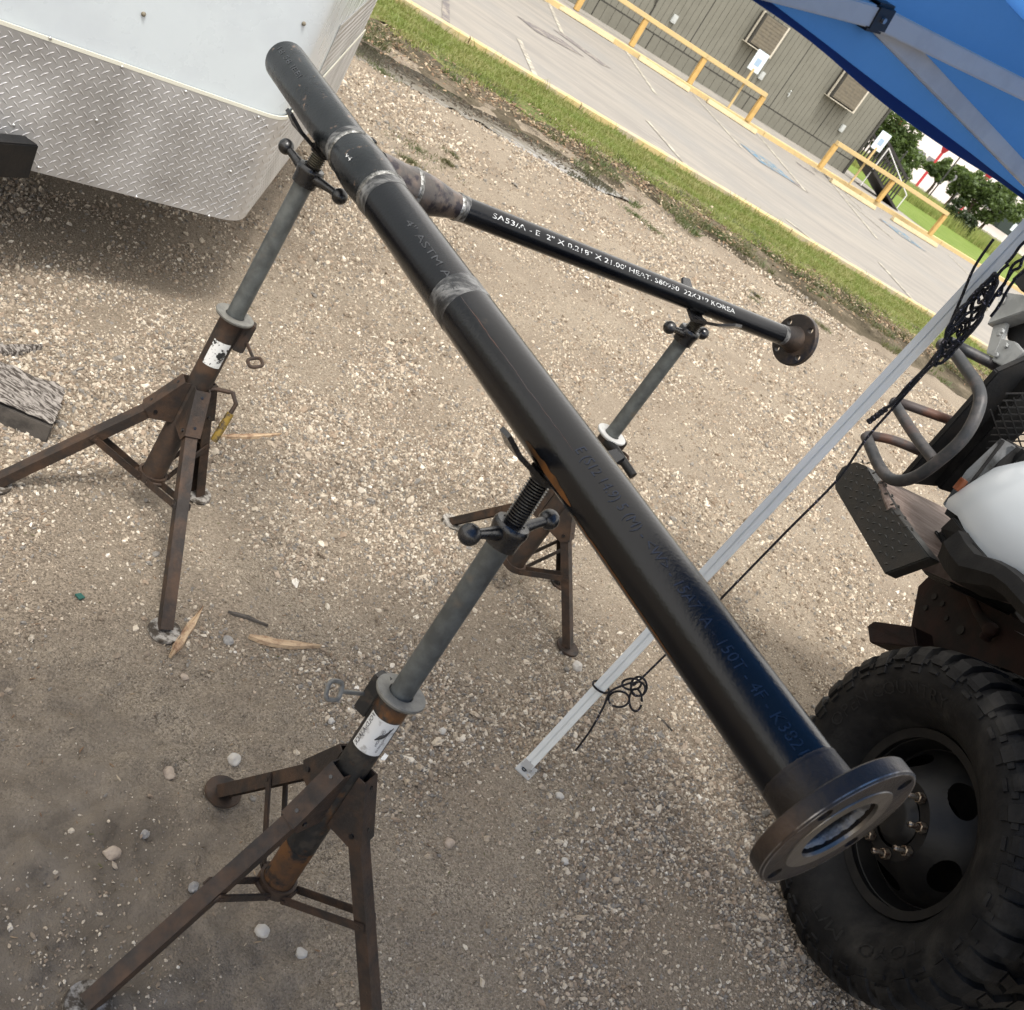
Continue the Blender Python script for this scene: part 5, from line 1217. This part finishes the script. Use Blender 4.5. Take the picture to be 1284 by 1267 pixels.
def valance(a, b_, out, n=90, m='fabric_blue', name='valance', z0=None, z1=None, lift=0, th=0.0):
    mb = MB(); rows = []
    for i in range(n + 1):
        f = i / n; p = a.lerp(b_, f); row = []; wv = .010 * math.sin(f * 31) + .008 * mnoise.noise(V((f * 18, 2, 0))); db = .005 * math.sin(f * math.pi * 7 + .4) + .006 * mnoise.noise(V((f * 9, 7, 0)))
        for j in range(7):
            g = j / 6; z = (z0 + db) * (1 - g) + z1 * g if z0 is not None else zE; row.append(mb.bm.verts.new(V((p.x, p.y, z)) + out * (wv * (1 - (z - zV) / (zE - zV)) + lift)))
        rows.append(row)
    for A_, B_ in zip(rows[:-1], rows[1:]):
        for j in range(6): mb.bm.faces.new((A_[j], A_[j + 1], B_[j + 1], B_[j]))
    return mb.build(name, m, can, ang=180)
outs = [-S2, S1, S2, -S1]
for k in range(4):
    a, b_ = ec[k], ec[(k + 1) % 4]; v_ = valance(a, b_, outs[k], z0=zV, z1=zE); h_ = valance(a, b_, outs[k], m='fabric_navy', name='hem', z0=zV - .003, z1=zV + .011, lift=-.004)
    h_.parent = v_
# cords on the leg
def cord(pts, r, label, name='cord', base=None, tangle=None):
    mb = MB(); 
    for P_ in pts:
        sm = []
        for i in range(len(P_) - 1):
            p_1 = P_[max(i - 1, 0)]; p0_, p1_ = P_[i], P_[i + 1]; p2_ = P_[min(i + 2, len(P_) - 1)]
            for k in range(5):
                t = k / 5; sm.append(.5 * ((2 * p0_) + (p1_ - p_1) * t + (2 * p_1 - 5 * p0_ + 4 * p1_ - p2_) * t * t + (3 * p0_ - p_1 - 3 * p1_ + p2_) * t ** 3))
        sm.append(P_[-1]); mb.path(sm, r, 7)
    return at_base(mb, base if base is not None else pts[0][0], name, 'cord_black', label, 'cord')
ld = lambda z: (LT(z) - CAM).dot(FW)
z_at = lambda px, py: near(px, py, L0, LEAN).z
def CP(px, py, off=-.04): return D(px, py, ld(z_at(px, py)) + off)
low = [[CP(1246, 300), CP(1222, 335), CP(1205, 375), CP(1192, 405), CP(1184, 428)], [CP(1184, 440), CP(1120, 512), CP(1085, 552), CP(1050, 602), CP(985, 668), CP(905, 750, -.0), CP(850, 806, .06), CP(800, 855, .02), CP(795, 857, .0)]]
kn = []
for (cx_, cy_, rx_, ry_, ph) in ((792, 858, 12, 7, 0), (800, 864, 9, 9, 1), (797, 878, 8, 14, .5), (776, 877, 13, 10, 2.6), (801, 861, 10, 12, 3)):
    kn.append([CP(cx_ + rx_ * math.cos(ph + a) , cy_ + ry_ * math.sin(ph + a), -.01 + .015 * math.sin(a * 2)) for a in np.linspace(0, 5.9, 12)])
kn.append([CP(792, 856), CP(775, 862), CP(764, 869), CP(757, 886), CP(741, 915), CP(722, 941, .05)])
wrapz = near(756, 864, L0, LEAN).z
kn.append([LT(wrapz) + Up * (.004 * math.sin(a)) + (S1 * math.cos(a) + S2 * math.sin(a)) * .025 for a in np.linspace(0, 6.28, 13)])
cord(low + kn, .0032, 'long black flecked cord running down beside the canopy leg to a loose knot', base=L0 + Up * .3)
tang = []
random.seed(11)
for i in range(15):
    t = random.random(); cx_, cy_ = 1186 + 55 * t, 440 - 82 * t; rr_ = 24 - 12 * abs(t - .45) * 2; el = []
    ph = random.uniform(0, 6.28); n_ = 13
    for k in range(n_):
        a = ph + 5.7 * k / (n_ - 1); u_ = rr_ * 1.9 * math.cos(a) * random.uniform(.75, 1.1); v_ = rr_ * .55 * math.sin(a) * random.uniform(.7, 1.2)
        el.append(CP(cx_ + u_ * .56 - v_ * .83, cy_ - u_ * .83 - v_ * .56, -.06 + .03 * math.sin(a + i)))
    tang.append(el)
for (x1, y1, x2, y2, j) in ((1236, 386, 1300, 300, 4), (1242, 396, 1300, 322, 3), (1250, 372, 1262, 352, 2), (1262, 352, 1300, 305, 3), (1232, 372, 1262, 330, 3), (1262, 330, 1300, 280, 2)):
    tang.append([CP(x1 + (x2 - x1) * t + random.uniform(-j, j), y1 + (y2 - y1) * t + random.uniform(-j, j), -.05) for t in np.linspace(0, 1, 6)])
tang.append([CP(1188, 440, -.05), CP(1165, 462, -.05), CP(1140, 487, -.05), CP(1118, 508, -.05), CP(1104, 515, -.04)])
tang.append([CP(1180, 436, -.05), CP(1160, 462, -.04), CP(1138, 484, -.05), CP(1120, 505, -.04), CP(1104, 516, -.04)])
cord(tang, .0034, 'tangled black cord bundle hanging beside the canopy leg', 'cord_bundle', base=CP(1210, 420))
mb = MB(); a_, b_ = CP(1088, 530, -.04), CP(1112, 512, -.04); n_ = 10
mb.path([a_.lerp(b_, i / n_) for i in range(n_ + 1)], [.006 + .0018 * (i % 2) for i in range(n_ + 1)], 8)
at_base(mb, a_, 'cord_tie', 'cord_black', 'short wrapped black cord end beside the grille guard', 'cord tie')

# ------------------------------------------------------------ truck
WC = V((1.470, 2.510, .525)); azt = math.radians(112.7)
TFW = V((math.cos(azt), math.sin(azt), 0)); TRT = V((TFW.y, -TFW.x, 0)); TOUT = -TRT
truck = thing('pickup_truck', 'white pickup truck with black brush guard and large mud tyre at the right edge', 'truck', V((WC.x, WC.y, 0)))
def TL(f, l, z): return V((WC.x, WC.y, 0)) + TFW * f + TRT * l + Up * z
def TS(px, py, lat): return PL(px, py, TL(0, lat, 0), TRT)     # on a plane parallel to the truck side
# wheel
camb = (TOUT + Up * -.07).normalized()
wx_, wy_ = TFW, camb.cross(TFW).normalized(); wy_ = wy_ if wy_.z > 0 else -wy_
def wpt(th, r, lat): return WC + (wx_ * math.cos(th) + wy_ * math.sin(th)) * r + camb * lat
mb = MB(); mb.lathe(WC, camb, [(.005, .245), (.012, .272), (.0, .274), (-.01, .262), (-.02, .245), (-.09, .225), (-.2, .222), (-.2, .235), (-.03, .25)], 64, closed=True); rim = mb.build('wheel', 'wheel_black', truck)
# dished disc with hand holes (grid with gaps), hub and studs
mb = MB(); NT = 240; rr_ = list(np.linspace(.228, .120, 32)) + [.088, .085]
latp = lambda r: -.070 + .118 * min(1, max(0, (.224 - r) / .105)) ** .9
vsx = [[mb.bm.verts.new(wpt(2 * math.pi * i / NT, r, latp(r))) for i in range(NT)] for r in rr_]
NH = 5
_p = PL(1200, 1003, WC, camb) - WC; TH0 = math.atan2(_p.dot(wy_), _p.dot(wx_))
snap = {}
for a in range(len(rr_) - 1):
    for i in range(NT):
        th = 2 * math.pi * (i + .5) / NT; rm = (rr_[a] + rr_[a + 1]) / 2; k = round((th - TH0) / (2 * math.pi / NH)); dth = (th - TH0) - k * 2 * math.pi / NH
        if ((rm - .182) / .026) ** 2 + (dth * .182 / .056) ** 2 < 1: continue
        mb.bm.faces.new((vsx[a][i], vsx[a][(i + 1) % NT], vsx[a + 1][(i + 1) % NT], vsx[a + 1][i]))
for a in range(len(rr_)):
    for i in range(NT):
        th = 2 * math.pi * i / NT; k = round((th - TH0) / (2 * math.pi / NH)); t0 = TH0 + k * 2 * math.pi / NH; dx, dy = rr_[a] - .182, (th - t0) * .182
        e = math.sqrt((dx / .026) ** 2 + (dy / .056) ** 2)
        if .55 < e < 1.06: vsx[a][i].co = wpt(t0 + dy / e / .182, .182 + dx / e, latp(.182 + dx / e))
        elif e <= .55 and not vsx[a][i].link_faces: mb.bm.verts.remove(vsx[a][i])
mb.build('disc', 'wheel_black', rim)
mb = MB(); mb.lathe(WC, camb, [(-.1, .09), (.046, .078), (.052, .070), (.066, .060), (.07, .05), (.072, .0005)], 40); mb.build('hub', 'wheel_black', rim)
for k in range(8):
    th = 2 * math.pi * k / 8 + .12; c = wpt(th, .107, .050); mb = MB(); mb.lathe(c, camb, [(0, .015), (.004, .0165), (.02, .0155), (.022, .012)], 6); mb.lathe(c, camb, [(.02, .0075), (.045, .0075), (.047, .0065), (.052, .009), (.058, .0055)], 14); mb.build('lug_nut', 'stud', rim)
mb = MB(); mb.lathe(WC, camb, [(-.19, .0005), (-.19, .222)], 48); mb.build('brake_backing', 'black_frame', rim, smooth=False)
# tyre carcass
TP = [(.272, -.005), (.285, .030), (.305, .060), (.335, .088), (.370, .105), (.405, .112), (.435, .108), (.462, .098), (.480, .080), (.490, .050), (.492, 0), (.492, -.1), (.489, -.16), (.475, -.19), (.44, -.205), (.38, -.21), (.32, -.18), (.272, -.12)]
mb = MB(); mb.lathe(WC, camb, [(l, r) for r, l in TP], 128); tyre = mb.build('tyre', 'tyre', rim)
def tblock(mb, th0, th1, s_pts, h, skew=0.):
    # s_pts: list of (r, lat) down the cross-section, h lug height along the local outward normal
    lo, hi = [], []
    for j, (r, l) in enumerate(s_pts):
        a = s_pts[min(j + 1, len(s_pts) - 1)]; b_ = s_pts[max(j - 1, 0)]; t = V((a[0] - b_[0], a[1] - b_[1])).normalized(); nr, nl = t.y * -1, t.x
        if nr * (r - .4) + nl * (l + .05) < 0: nr, nl = -nr, -nl
        sk = skew * j; hh = h if not isinstance(h, list) else h[j]
        lo.append([mb.bm.verts.new(wpt(th + sk, r - nr * .004, l - nl * .004)) for th in (th0, th1)])
        ins = (th1 - th0) * .06
        hi.append([mb.bm.verts.new(wpt(th + sk, r + nr * hh, l + nl * hh)) for th in (th0 + ins, th1 - ins)])
    f = mb.bm.faces.new
    for j in range(len(s_pts) - 1):
        f((hi[j][0], hi[j][1], hi[j + 1][1], hi[j + 1][0])); f((lo[j][0], hi[j][0], hi[j + 1][0], lo[j + 1][0])); f((lo[j][1], lo[j + 1][1], hi[j + 1][1], hi[j][1]))
    f((lo[0][0], lo[0][1], hi[0][1], hi[0][0])); f((lo[-1][0], hi[-1][0], hi[-1][1], lo[-1][1]))
mb = MB(); NB = 38; tau = 2 * math.pi / NB
for k in range(NB):
    t0 = k * tau; lng = k % 2
    tblock(mb, t0, t0 + tau * .66, [(.438 if lng else .452, .110 if lng else .104), (.465, .098), (.482, .080), (.490, .055), (.492, .02)], [.007, .009, .016, .018, .018])
    tblock(mb, t0 + tau * .1, t0 + tau * .55, [(.492, .012), (.492, -.04)], .018, .05)
    tblock(mb, t0 + tau * .5, t0 + tau * .98, [(.492, -.028), (.492, -.08)], .018, -.06)
    tblock(mb, t0 + tau * .05, t0 + tau * .6, [(.492, -.09), (.492, -.125), (.490, -.15), (.480, -.185), (.455, -.2)], [.018, .018, .018, .014, .008])
    tblock(mb, t0 + tau * .1, t0 + tau * .62, [(.415 if lng else .425, .111), (.436, .1075)], .006)
    tblock(mb, t0 + tau * .62, t0 + tau * .86, [(.444, .106), (.46, .099)], .006)
mb.build('tread', 'tyre', rim, smooth=False)
# raised sidewall lettering, bent round the sidewall
def side_text(txt, th_mid, span, r0, size, m='tyre_letter'):
    bm = text_mesh(txt, size); xs = [v.co.x for v in bm.verts]; x0, x1 = min(xs), max(xs); ys = [v.co.y for v in bm.verts]
    for v in bm.verts:
        f = (v.co.x - x0) / (x1 - x0) - .5; r = r0 + v.co.y; th = th_mid - SGNT * f * span
        l = np.interp(r, [.272, .285, .305, .335, .370, .405, .435, .462], [-.005, .030, .060, .088, .105, .112, .108, .098]); v.co = wpt(th, r, l + .0022)
    q = bmesh.ops.extrude_face_region(bm, geom=bm.faces[:]); 
    mbx = MB(); mbx.bm.free(); mbx.bm = bm; return mbx.build('sidewall_lettering', m, rim, smooth=False)
SGNT = -1 if wx_.cross(wy_).dot(camb) < 0 else 1
def th_of(px, py): 
    p = PL(px, py, WC + camb * .11, camb) - WC; return math.atan2(p.dot(wy_), p.dot(wx_))
side_text('OPEN COUNTRY', th_of(1110, 882), 1.35, .352, .052)
side_text('TOYO', th_of(1112, 1188), .62, .352, .052)
side_text('M/T', th_of(1040, 1140), .42, .352, .048)
# bumper end with tread-plate face
bp_ = [TS(1046, 612, -.10), TS(1047, 598, -.10), TS(1056, 585, -.10), TS(1072, 579, -.10), TS(1085, 584, -.10), TS(1118, 637, -.10), TS(1166, 699, -.10), TS(1109, 720, -.10)]
ctr = TS(1100, 650, -.10); stp = None
mb = MB(); mb.prism(bp_, TRT * .05, .004); stp = mb.build('bumper_step', 'step_black', truck, smooth=False)
mb = MB(); d1s = (TS(1109, 718, -.1) - TS(1050, 606, -.1)).normalized(); d2s = TRT.cross(d1s).normalized(); d2s = d2s if d2s.z > 0 else -d2s; o_s = TS(1109, 718, -.1)
for i in range(17):
    for j in range(5):
        c = o_s - d1s * (.022 + i * .030) + d2s * (.020 + j * .030 + (.015 if i % 2 else 0)) - TRT * .001
        q = c - o_s; a_ = -q.dot(d1s)
        if q.dot(d2s) > .165 + .03 - .10 * max(0, a_ - .30) and a_ > .3: continue
        if q.dot(d2s) > .19: continue
        if a_ > .5: continue
        lg_ = MB; d1_ = (d1s if (i % 2) else d2s * .7 + d1s * .7).normalized(); d2_ = TRT.cross(d1_); L_, W_, H_ = .013, .0045, .002; n_ = -TRT
        vv = [mb.bm.verts.new(c + d1_ * L_), mb.bm.verts.new(c + d2_ * W_), mb.bm.verts.new(c - d1_ * L_), mb.bm.verts.new(c - d2_ * W_)]; tv = mb.bm.verts.new(c + n_ * H_)
        for k in range(4): mb.bm.faces.new((vv[k], vv[(k + 1) % 4], tv))
stuff(mb.build('step_lug', 'step_black', stp, smooth=False))
# bumper body behind the step (rusty top), down-turned
zt2 = 1.02
mb = MB(); T_ = [TS(1080, 584, -.05), TS(1160, 690, -.05)]
bt = [TL(1.14, -.045, 1.03), TL(.64, -.045, 1.03), TL(.60, .20, 1.06), TL(.70, .9, 1.10), TL(1.14, .9, 1.06)]
mb.prism([p - Up * .05 for p in bt], Up * .05, .006); mb.build('bumper', 'rust_bumper', truck, smooth=False)
mb = MB(); g_ = [TS(x, y, -.09) for x, y in ((1105, 606), (1110, 622), (1118, 640))]; mb.path(g_, [.012, .012, .015], 10); mb.build('guard_foot', 'rust_bumper', truck)
# brush guard tubes
grd = None
def gtube(pts, r=.019, m='tube_black', name='guard_tube'):
    sm = []
    P_ = pts
    for i in range(len(P_) - 1):
        p_1 = P_[max(i - 1, 0)]; p0_, p1_ = P_[i], P_[i + 1]; p2_ = P_[min(i + 2, len(P_) - 1)]
        for k in range(6):
            t = k / 6; sm.append(.5 * ((2 * p0_) + (p1_ - p_1) * t + (2 * p_1 - 5 * p0_ + 4 * p1_ - p2_) * t * t + (3 * p0_ - p_1 - 3 * p1_ + p2_) * t ** 3))
    sm.append(P_[-1]); mb = MB(); mb.path(sm, r, 16); return mb.build(name, m, truck)
s_ = lambda x, y, l=-.10: TS(x, y, l)
gtube([s_(1180, 432), s_(1196, 442), s_(1213, 465), s_(1225, 483), s_(1229, 503), s_(1220, 530), s_(1202, 556), s_(1172, 582), s_(1150, 597), s_(1130, 603), s_(1114, 599), s_(1102, 584), s_(1092, 562), s_(1086, 547)], .0205)
gtube([s_(1086, 547), s_(1094, 547, -.08), s_(1122, 553, .0), s_(1158, 568, .12)], .0175, 'tube_rust')
gtube([s_(1121, 505), s_(1135, 528), s_(1152, 553), s_(1172, 578)], .019)
gtube([s_(1121, 505), s_(1128, 505, -.08), s_(1165, 518, .02), s_(1210, 534, .16)], .0175, 'tube_rust')
gtube([s_(1181, 432), s_(1192, 430, -.07), s_(1208, 438, .0), s_(1238, 453, .08), s_(1256, 462, .14), s_(1290, 467, .22)], .0195)
gtube([s_(1255, 455, .10), s_(1290, 441, .16)], .018)
# upright plate of the guard and front cross member
up_ = lambda px, py, f=1.12: PL(px, py, TL(f, 0, 0), TFW)
P_ = [up_(1246, 462), up_(1300, 438), up_(1320, 470), up_(1172, 605), up_(1125, 600)]
mb = MB(); mb.prism(P_, TFW * -.03, .004); mb.build('guard_upright', 'black_frame', truck, smooth=False)
mb = MB(); mb.prism([up_(1284, 470, 1.10), up_(1330, 480, 1.10), up_(1195, 612, 1.10), up_(1170, 604, 1.10)], TFW * -.05, .004); mb.build('guard_flange', 'trim_black', truck, smooth=False)
# expanded metal grille: crossing bars
gp = lambda px, py: PL(px, py, TL(.98, 0, 0), TFW)
g0, g1, g2, g3 = gp(1228, 560), gp(1284, 494), gp(1330, 540), gp(1250, 640)
c_g = gp(1292, 528); ex, ez = TRT, Up
for sgn in (-1, 1):
    for i in range(-4, 5):
        o2 = i * .026; d = (ex * sgn + ez * .55).normalized(); nn2 = TFW.cross(d).normalized(); c = c_g + nn2 * o2; mb = MB(); mb.bar(c - d * .12, c + d * .12, nn2 * .004, TFW * .004); 
        mb.build('grille_bar', 'black_frame', truck, smooth=False)
mb = MB(); mb.box(TL(.86, .75, 1.22), TFW * .01, TRT * .62, Up * .20); mb.build('radiator', 'black_frame', truck, smooth=False)
# fender and hood: lofted white body
def zt3(f): return np.interp(f, [-1.6, -.6, 0, .4, .62, .76, .80], [1.68, 1.66, 1.62, 1.56, 1.51, 1.46, 1.42])
def zlo(f): return np.interp(f, [-.75, -.55, -.3, 0, .28, .37, .45, .55, .68, .80], [.88, 1.05, 1.19, 1.265, 1.24, 1.21, 1.17, 1.175, 1.18, 1.15])
mb = MB(); rows = []; fs_ = [.80, .78, .74, .68, .6, .5, .4, .3, .2, .1, 0, -.15, -.3, -.45, -.6, -.9, -1.3, -1.6]
for f in fs_:
    z0, z1 = zlo(f), zt3(f); row = []; bul = .055 * math.exp(-((f - .05) / .5) ** 2); nose = .10 * max(0, (f - .55) / .25) ** 2
    for g_, (l, zz) in enumerate(((-.045 - bul, z0), (-.055 - bul, z0 + .03), (-.045 - bul * .9, z0 + (z1 - z0) * .35), (-.02 - bul * .5, z0 + (z1 - z0) * .7), (.03, z1 - .03), (.10, z1), (.3, z1 + .02), (.6, z1 + .07), (1.0, z1 + .10), (1.5, z1 + .06), (2.0, z1 - .03))):
        row.append(mb.bm.verts.new(TL(f - nose * (1 if g_ > 1 else .2) * (l + .1) * 1.5, l + nose * .5, zz)))
    rows.append(row)
for A_, B_ in zip(rows[:-1], rows[1:]):
    for j in range(len(A_) - 1): mb.bm.faces.new((A_[j], A_[j + 1], B_[j + 1], B_[j]))
fen = mb.build('fender', 'white_paint', truck, ang=60)
# headlight wrap and marker
hl = lambda x, y, l=-.01: TS(x, y, l)
mb = MB(); P_ = [hl(1181, 632), hl(1192, 640, .0), hl(1222, 596, .03), hl(1262, 553, .08), hl(1254, 549, .07), hl(1212, 590, .02)]
mb.prism(P_, TRT * .06, .003); hd = mb.build('headlight', 'lamp_dark', truck)
mb = MB(); P_ = [hl(1194, 611, -.018), hl(1198, 615, -.018), hl(1209, 602, -.012), hl(1205, 598, -.012)]; mb.prism(P_, TRT * .02, .001); mb.build('marker_light', 'amber', hd)
mb = MB(); P_ = [hl(1192, 640, -.012), hl(1196, 643, -.012), hl(1262, 560, .07), hl(1258, 553, .07)]; mb.path([P_[0], P_[0].lerp(P_[3], .5), P_[3]], .006, 8); mb.build('headlight_trim', 'trim_black', hd)
mb = MB(); P_ = [hl(1176, 640, .0), hl(1186, 648, .0), hl(1238, 590, .05), hl(1268, 556, .1), hl(1255, 546, .08), hl(1205, 585, .03)]; mb.prism([p + TRT * .03 for p in P_], TRT * .15); mb.build('headlight_frame', 'trim_black', truck, smooth=False)
# wheel-arch trim: front part and lower lip
P_ = [hl(1178, 663, -.06), hl(1194, 648, -.06), hl(1212, 672, -.09), hl(1236, 700, -.10), hl(1226, 712, -.09), hl(1204, 703, -.06)]
mb = MB(); mb.prism(P_, TRT * .06, .004); mb.build('bumper_corner', 'trim_black', truck, smooth=False)
mb = MB(); rows = []
for f in np.linspace(.56, -.75, 22):
    z0 = zlo(f); bul = .07 * math.exp(-((f - .05) / .55) ** 2); dr = np.interp(f, [-.7, 0, .3, .40, .56], [.08, .065, .065, .10, .10])
    rows.append([mb.bm.verts.new(TL(f, l, z)) for l, z in ((-.05 - bul, z0 + .012), (-.085 - bul, z0 + .004), (-.095 - bul, z0 - dr * .5), (-.07 - bul, z0 - dr), (.02, z0 - dr - .005))])
for A_, B_ in zip(rows[:-1], rows[1:]):
    for j in range(4): mb.bm.faces.new((A_[j], A_[j + 1], B_[j + 1], B_[j]))
mb.build('wheel_arch_trim', 'trim_black', truck)
mb = MB(); c = hl(1211, 698, -.12); mb.tube(c, c + TRT * .03, .008, seg=12); mb.ball(c, .009, 10); mb.build('trim_clip', 'steel_bright', truck)
# wheel well liner, frame rail, axle gear
mb = MB(); rows = []
for a in np.linspace(1.15, math.pi, 16): rows.append([mb.bm.verts.new(TL(.62 * math.cos(a) , l, .55 + .60 * math.sin(a))) for l in (.0, .75)])
for A_, B_ in zip(rows[:-1], rows[1:]): mb.bm.faces.new((A_[0], A_[1], B_[1], B_[0]))
mb.build('wheel_liner', 'black_frame', truck, ang=90)
mb = MB(); mb.box(TL(-.1, .62, .80), TFW * 1.15, TRT * .04, Up * .12, .01); mb.build('frame_rail', 'rust_red', truck, smooth=False)
mb = MB(); pts = [(1150, 735), (1165, 720), (1190, 728), (1240, 760), (1300, 790), (1300, 870), (1180, 850), (1138, 800)]
mb.prism([TS(x, y, .30) for x, y in pts], TRT * .05, .006); kp = mb.build('knuckle_plate', 'rust_red', truck, smooth=False)
for x, y, rr2 in ((1171, 748, .012), (1181, 757, .010), (1204, 790, .016), (1186, 775, .009), (1240, 783, .014), (1160, 762, .010)):
    c = TS(x, y, .295); mb = MB(); mb.tube(c, c + TRT * .012, rr2, seg=14); mb.build('bolt', 'black_frame', kp)
mb = MB(); a_ = TS(1242, 790, .26); mb.path([TS(1214, 742, .26), TS(1226, 768, .26), a_, TS(1235, 800, .27)], [.012, .016, .022, .02], 12); mb.ball(a_, .026, 12); mb.build('tie_rod', 'rust_red', truck)
P_ = [TS(1087, 785, .12), TS(1095, 779, .12), TS(1146, 786, .16), TS(1150, 812, .16), TS(1090, 806, .12)]
mb = MB(); mb.prism(P_, TRT * .09, .004); mb.build('spring_hanger', 'rust_red', truck, smooth=False)
P_ = [TS(1141, 668, .10), TS(1175, 664, .10), TS(1210, 715, .10), TS(1190, 735, .10), TS(1160, 722, .12), TS(1143, 700, .12)]
mb = MB(); mb.prism(P_, TRT * .3, .01); mb.build('bumper_bracket', 'black_frame', truck, smooth=False)
mb = MB(); mb.tube(WC - camb * .19, WC - camb * 1.9, .05, .05, 20); mb.ball(WC - camb * .95, .16, 20); mb.build('axle', 'rust_red', truck)
mb = MB(); mb.box(TL(-.35, 1.0, 1.02), TFW * .9, TRT * .35, Up * .28, .04); mb.build('engine', 'black_frame', truck)
# winch housing and mount at the guard top
wp_ = lambda px, py, l=.10: TS(px, py, l)
r_w = thing('winch', 'grey winch housing with a white label above the brush guard', 'winch', wp_(1255, 380))
def wpr(pts, dp, name, m, l=.10, par=None):
    mb = MB(); mb.prism([wp_(x, y, l) for x, y in pts], TRT * dp, .003); return mb.build(name, m, par or r_w, smooth=False)
hs_ = wpr([(1237, 407), (1258, 366), (1282, 370), (1300, 378), (1300, 385)], .10, 'housing', 'winch_grey')
wpr([(1236, 443), (1245, 408), (1262, 404), (1256, 425), (1246, 448)], .02, 'bracket', 'winch_grey', .12)
b2_ = wpr([(1243, 452), (1255, 425), (1272, 428), (1284, 442), (1262, 462)], .02, 'mount_plate', 'winch_grey', .08)
wpr([(1268, 350), (1290, 330), (1300, 362), (1280, 365)], .08, 'control_box', 'black_frame', .08)
lb2 = wpr([(1250, 377), (1255, 368), (1262, 372), (1257, 382)], .002, 'warning_label', 'sticker_clean', .096, hs_)
wpr([(1254.5, 368.5), (1256, 366.8), (1263, 370.4), (1261.6, 372.4)], .002, 'label_bar', 'ink', .092, hs_)
wpr([(1226, 384), (1230, 376), (1240, 380), (1236, 390)], .01, 'pale_tag', 'beige_trim', .12)
for x, y in ((1262, 434), (1250, 446), (1253, 419), (1257, 416)):
    c = wp_(x, y, .078); mb = MB(); mb.lathe(c, -TRT, [(0, .010), (.006, .010), (.008, .008), (.008, .0005)], 6 if x > 1255 else 12); mb.build('bolt', 'winch_grey', b2_)
c = wp_(1284, 425, .1)
P_ = [wp_(1262, 405, .16), wp_(1300, 395, .16), wp_(1300, 450, .16), wp_(1262, 425, .16)]
mb = MB(); mb.prism(P_, TRT * .05, .004); mb.build('back_plate', 'black_frame', r_w, smooth=False)
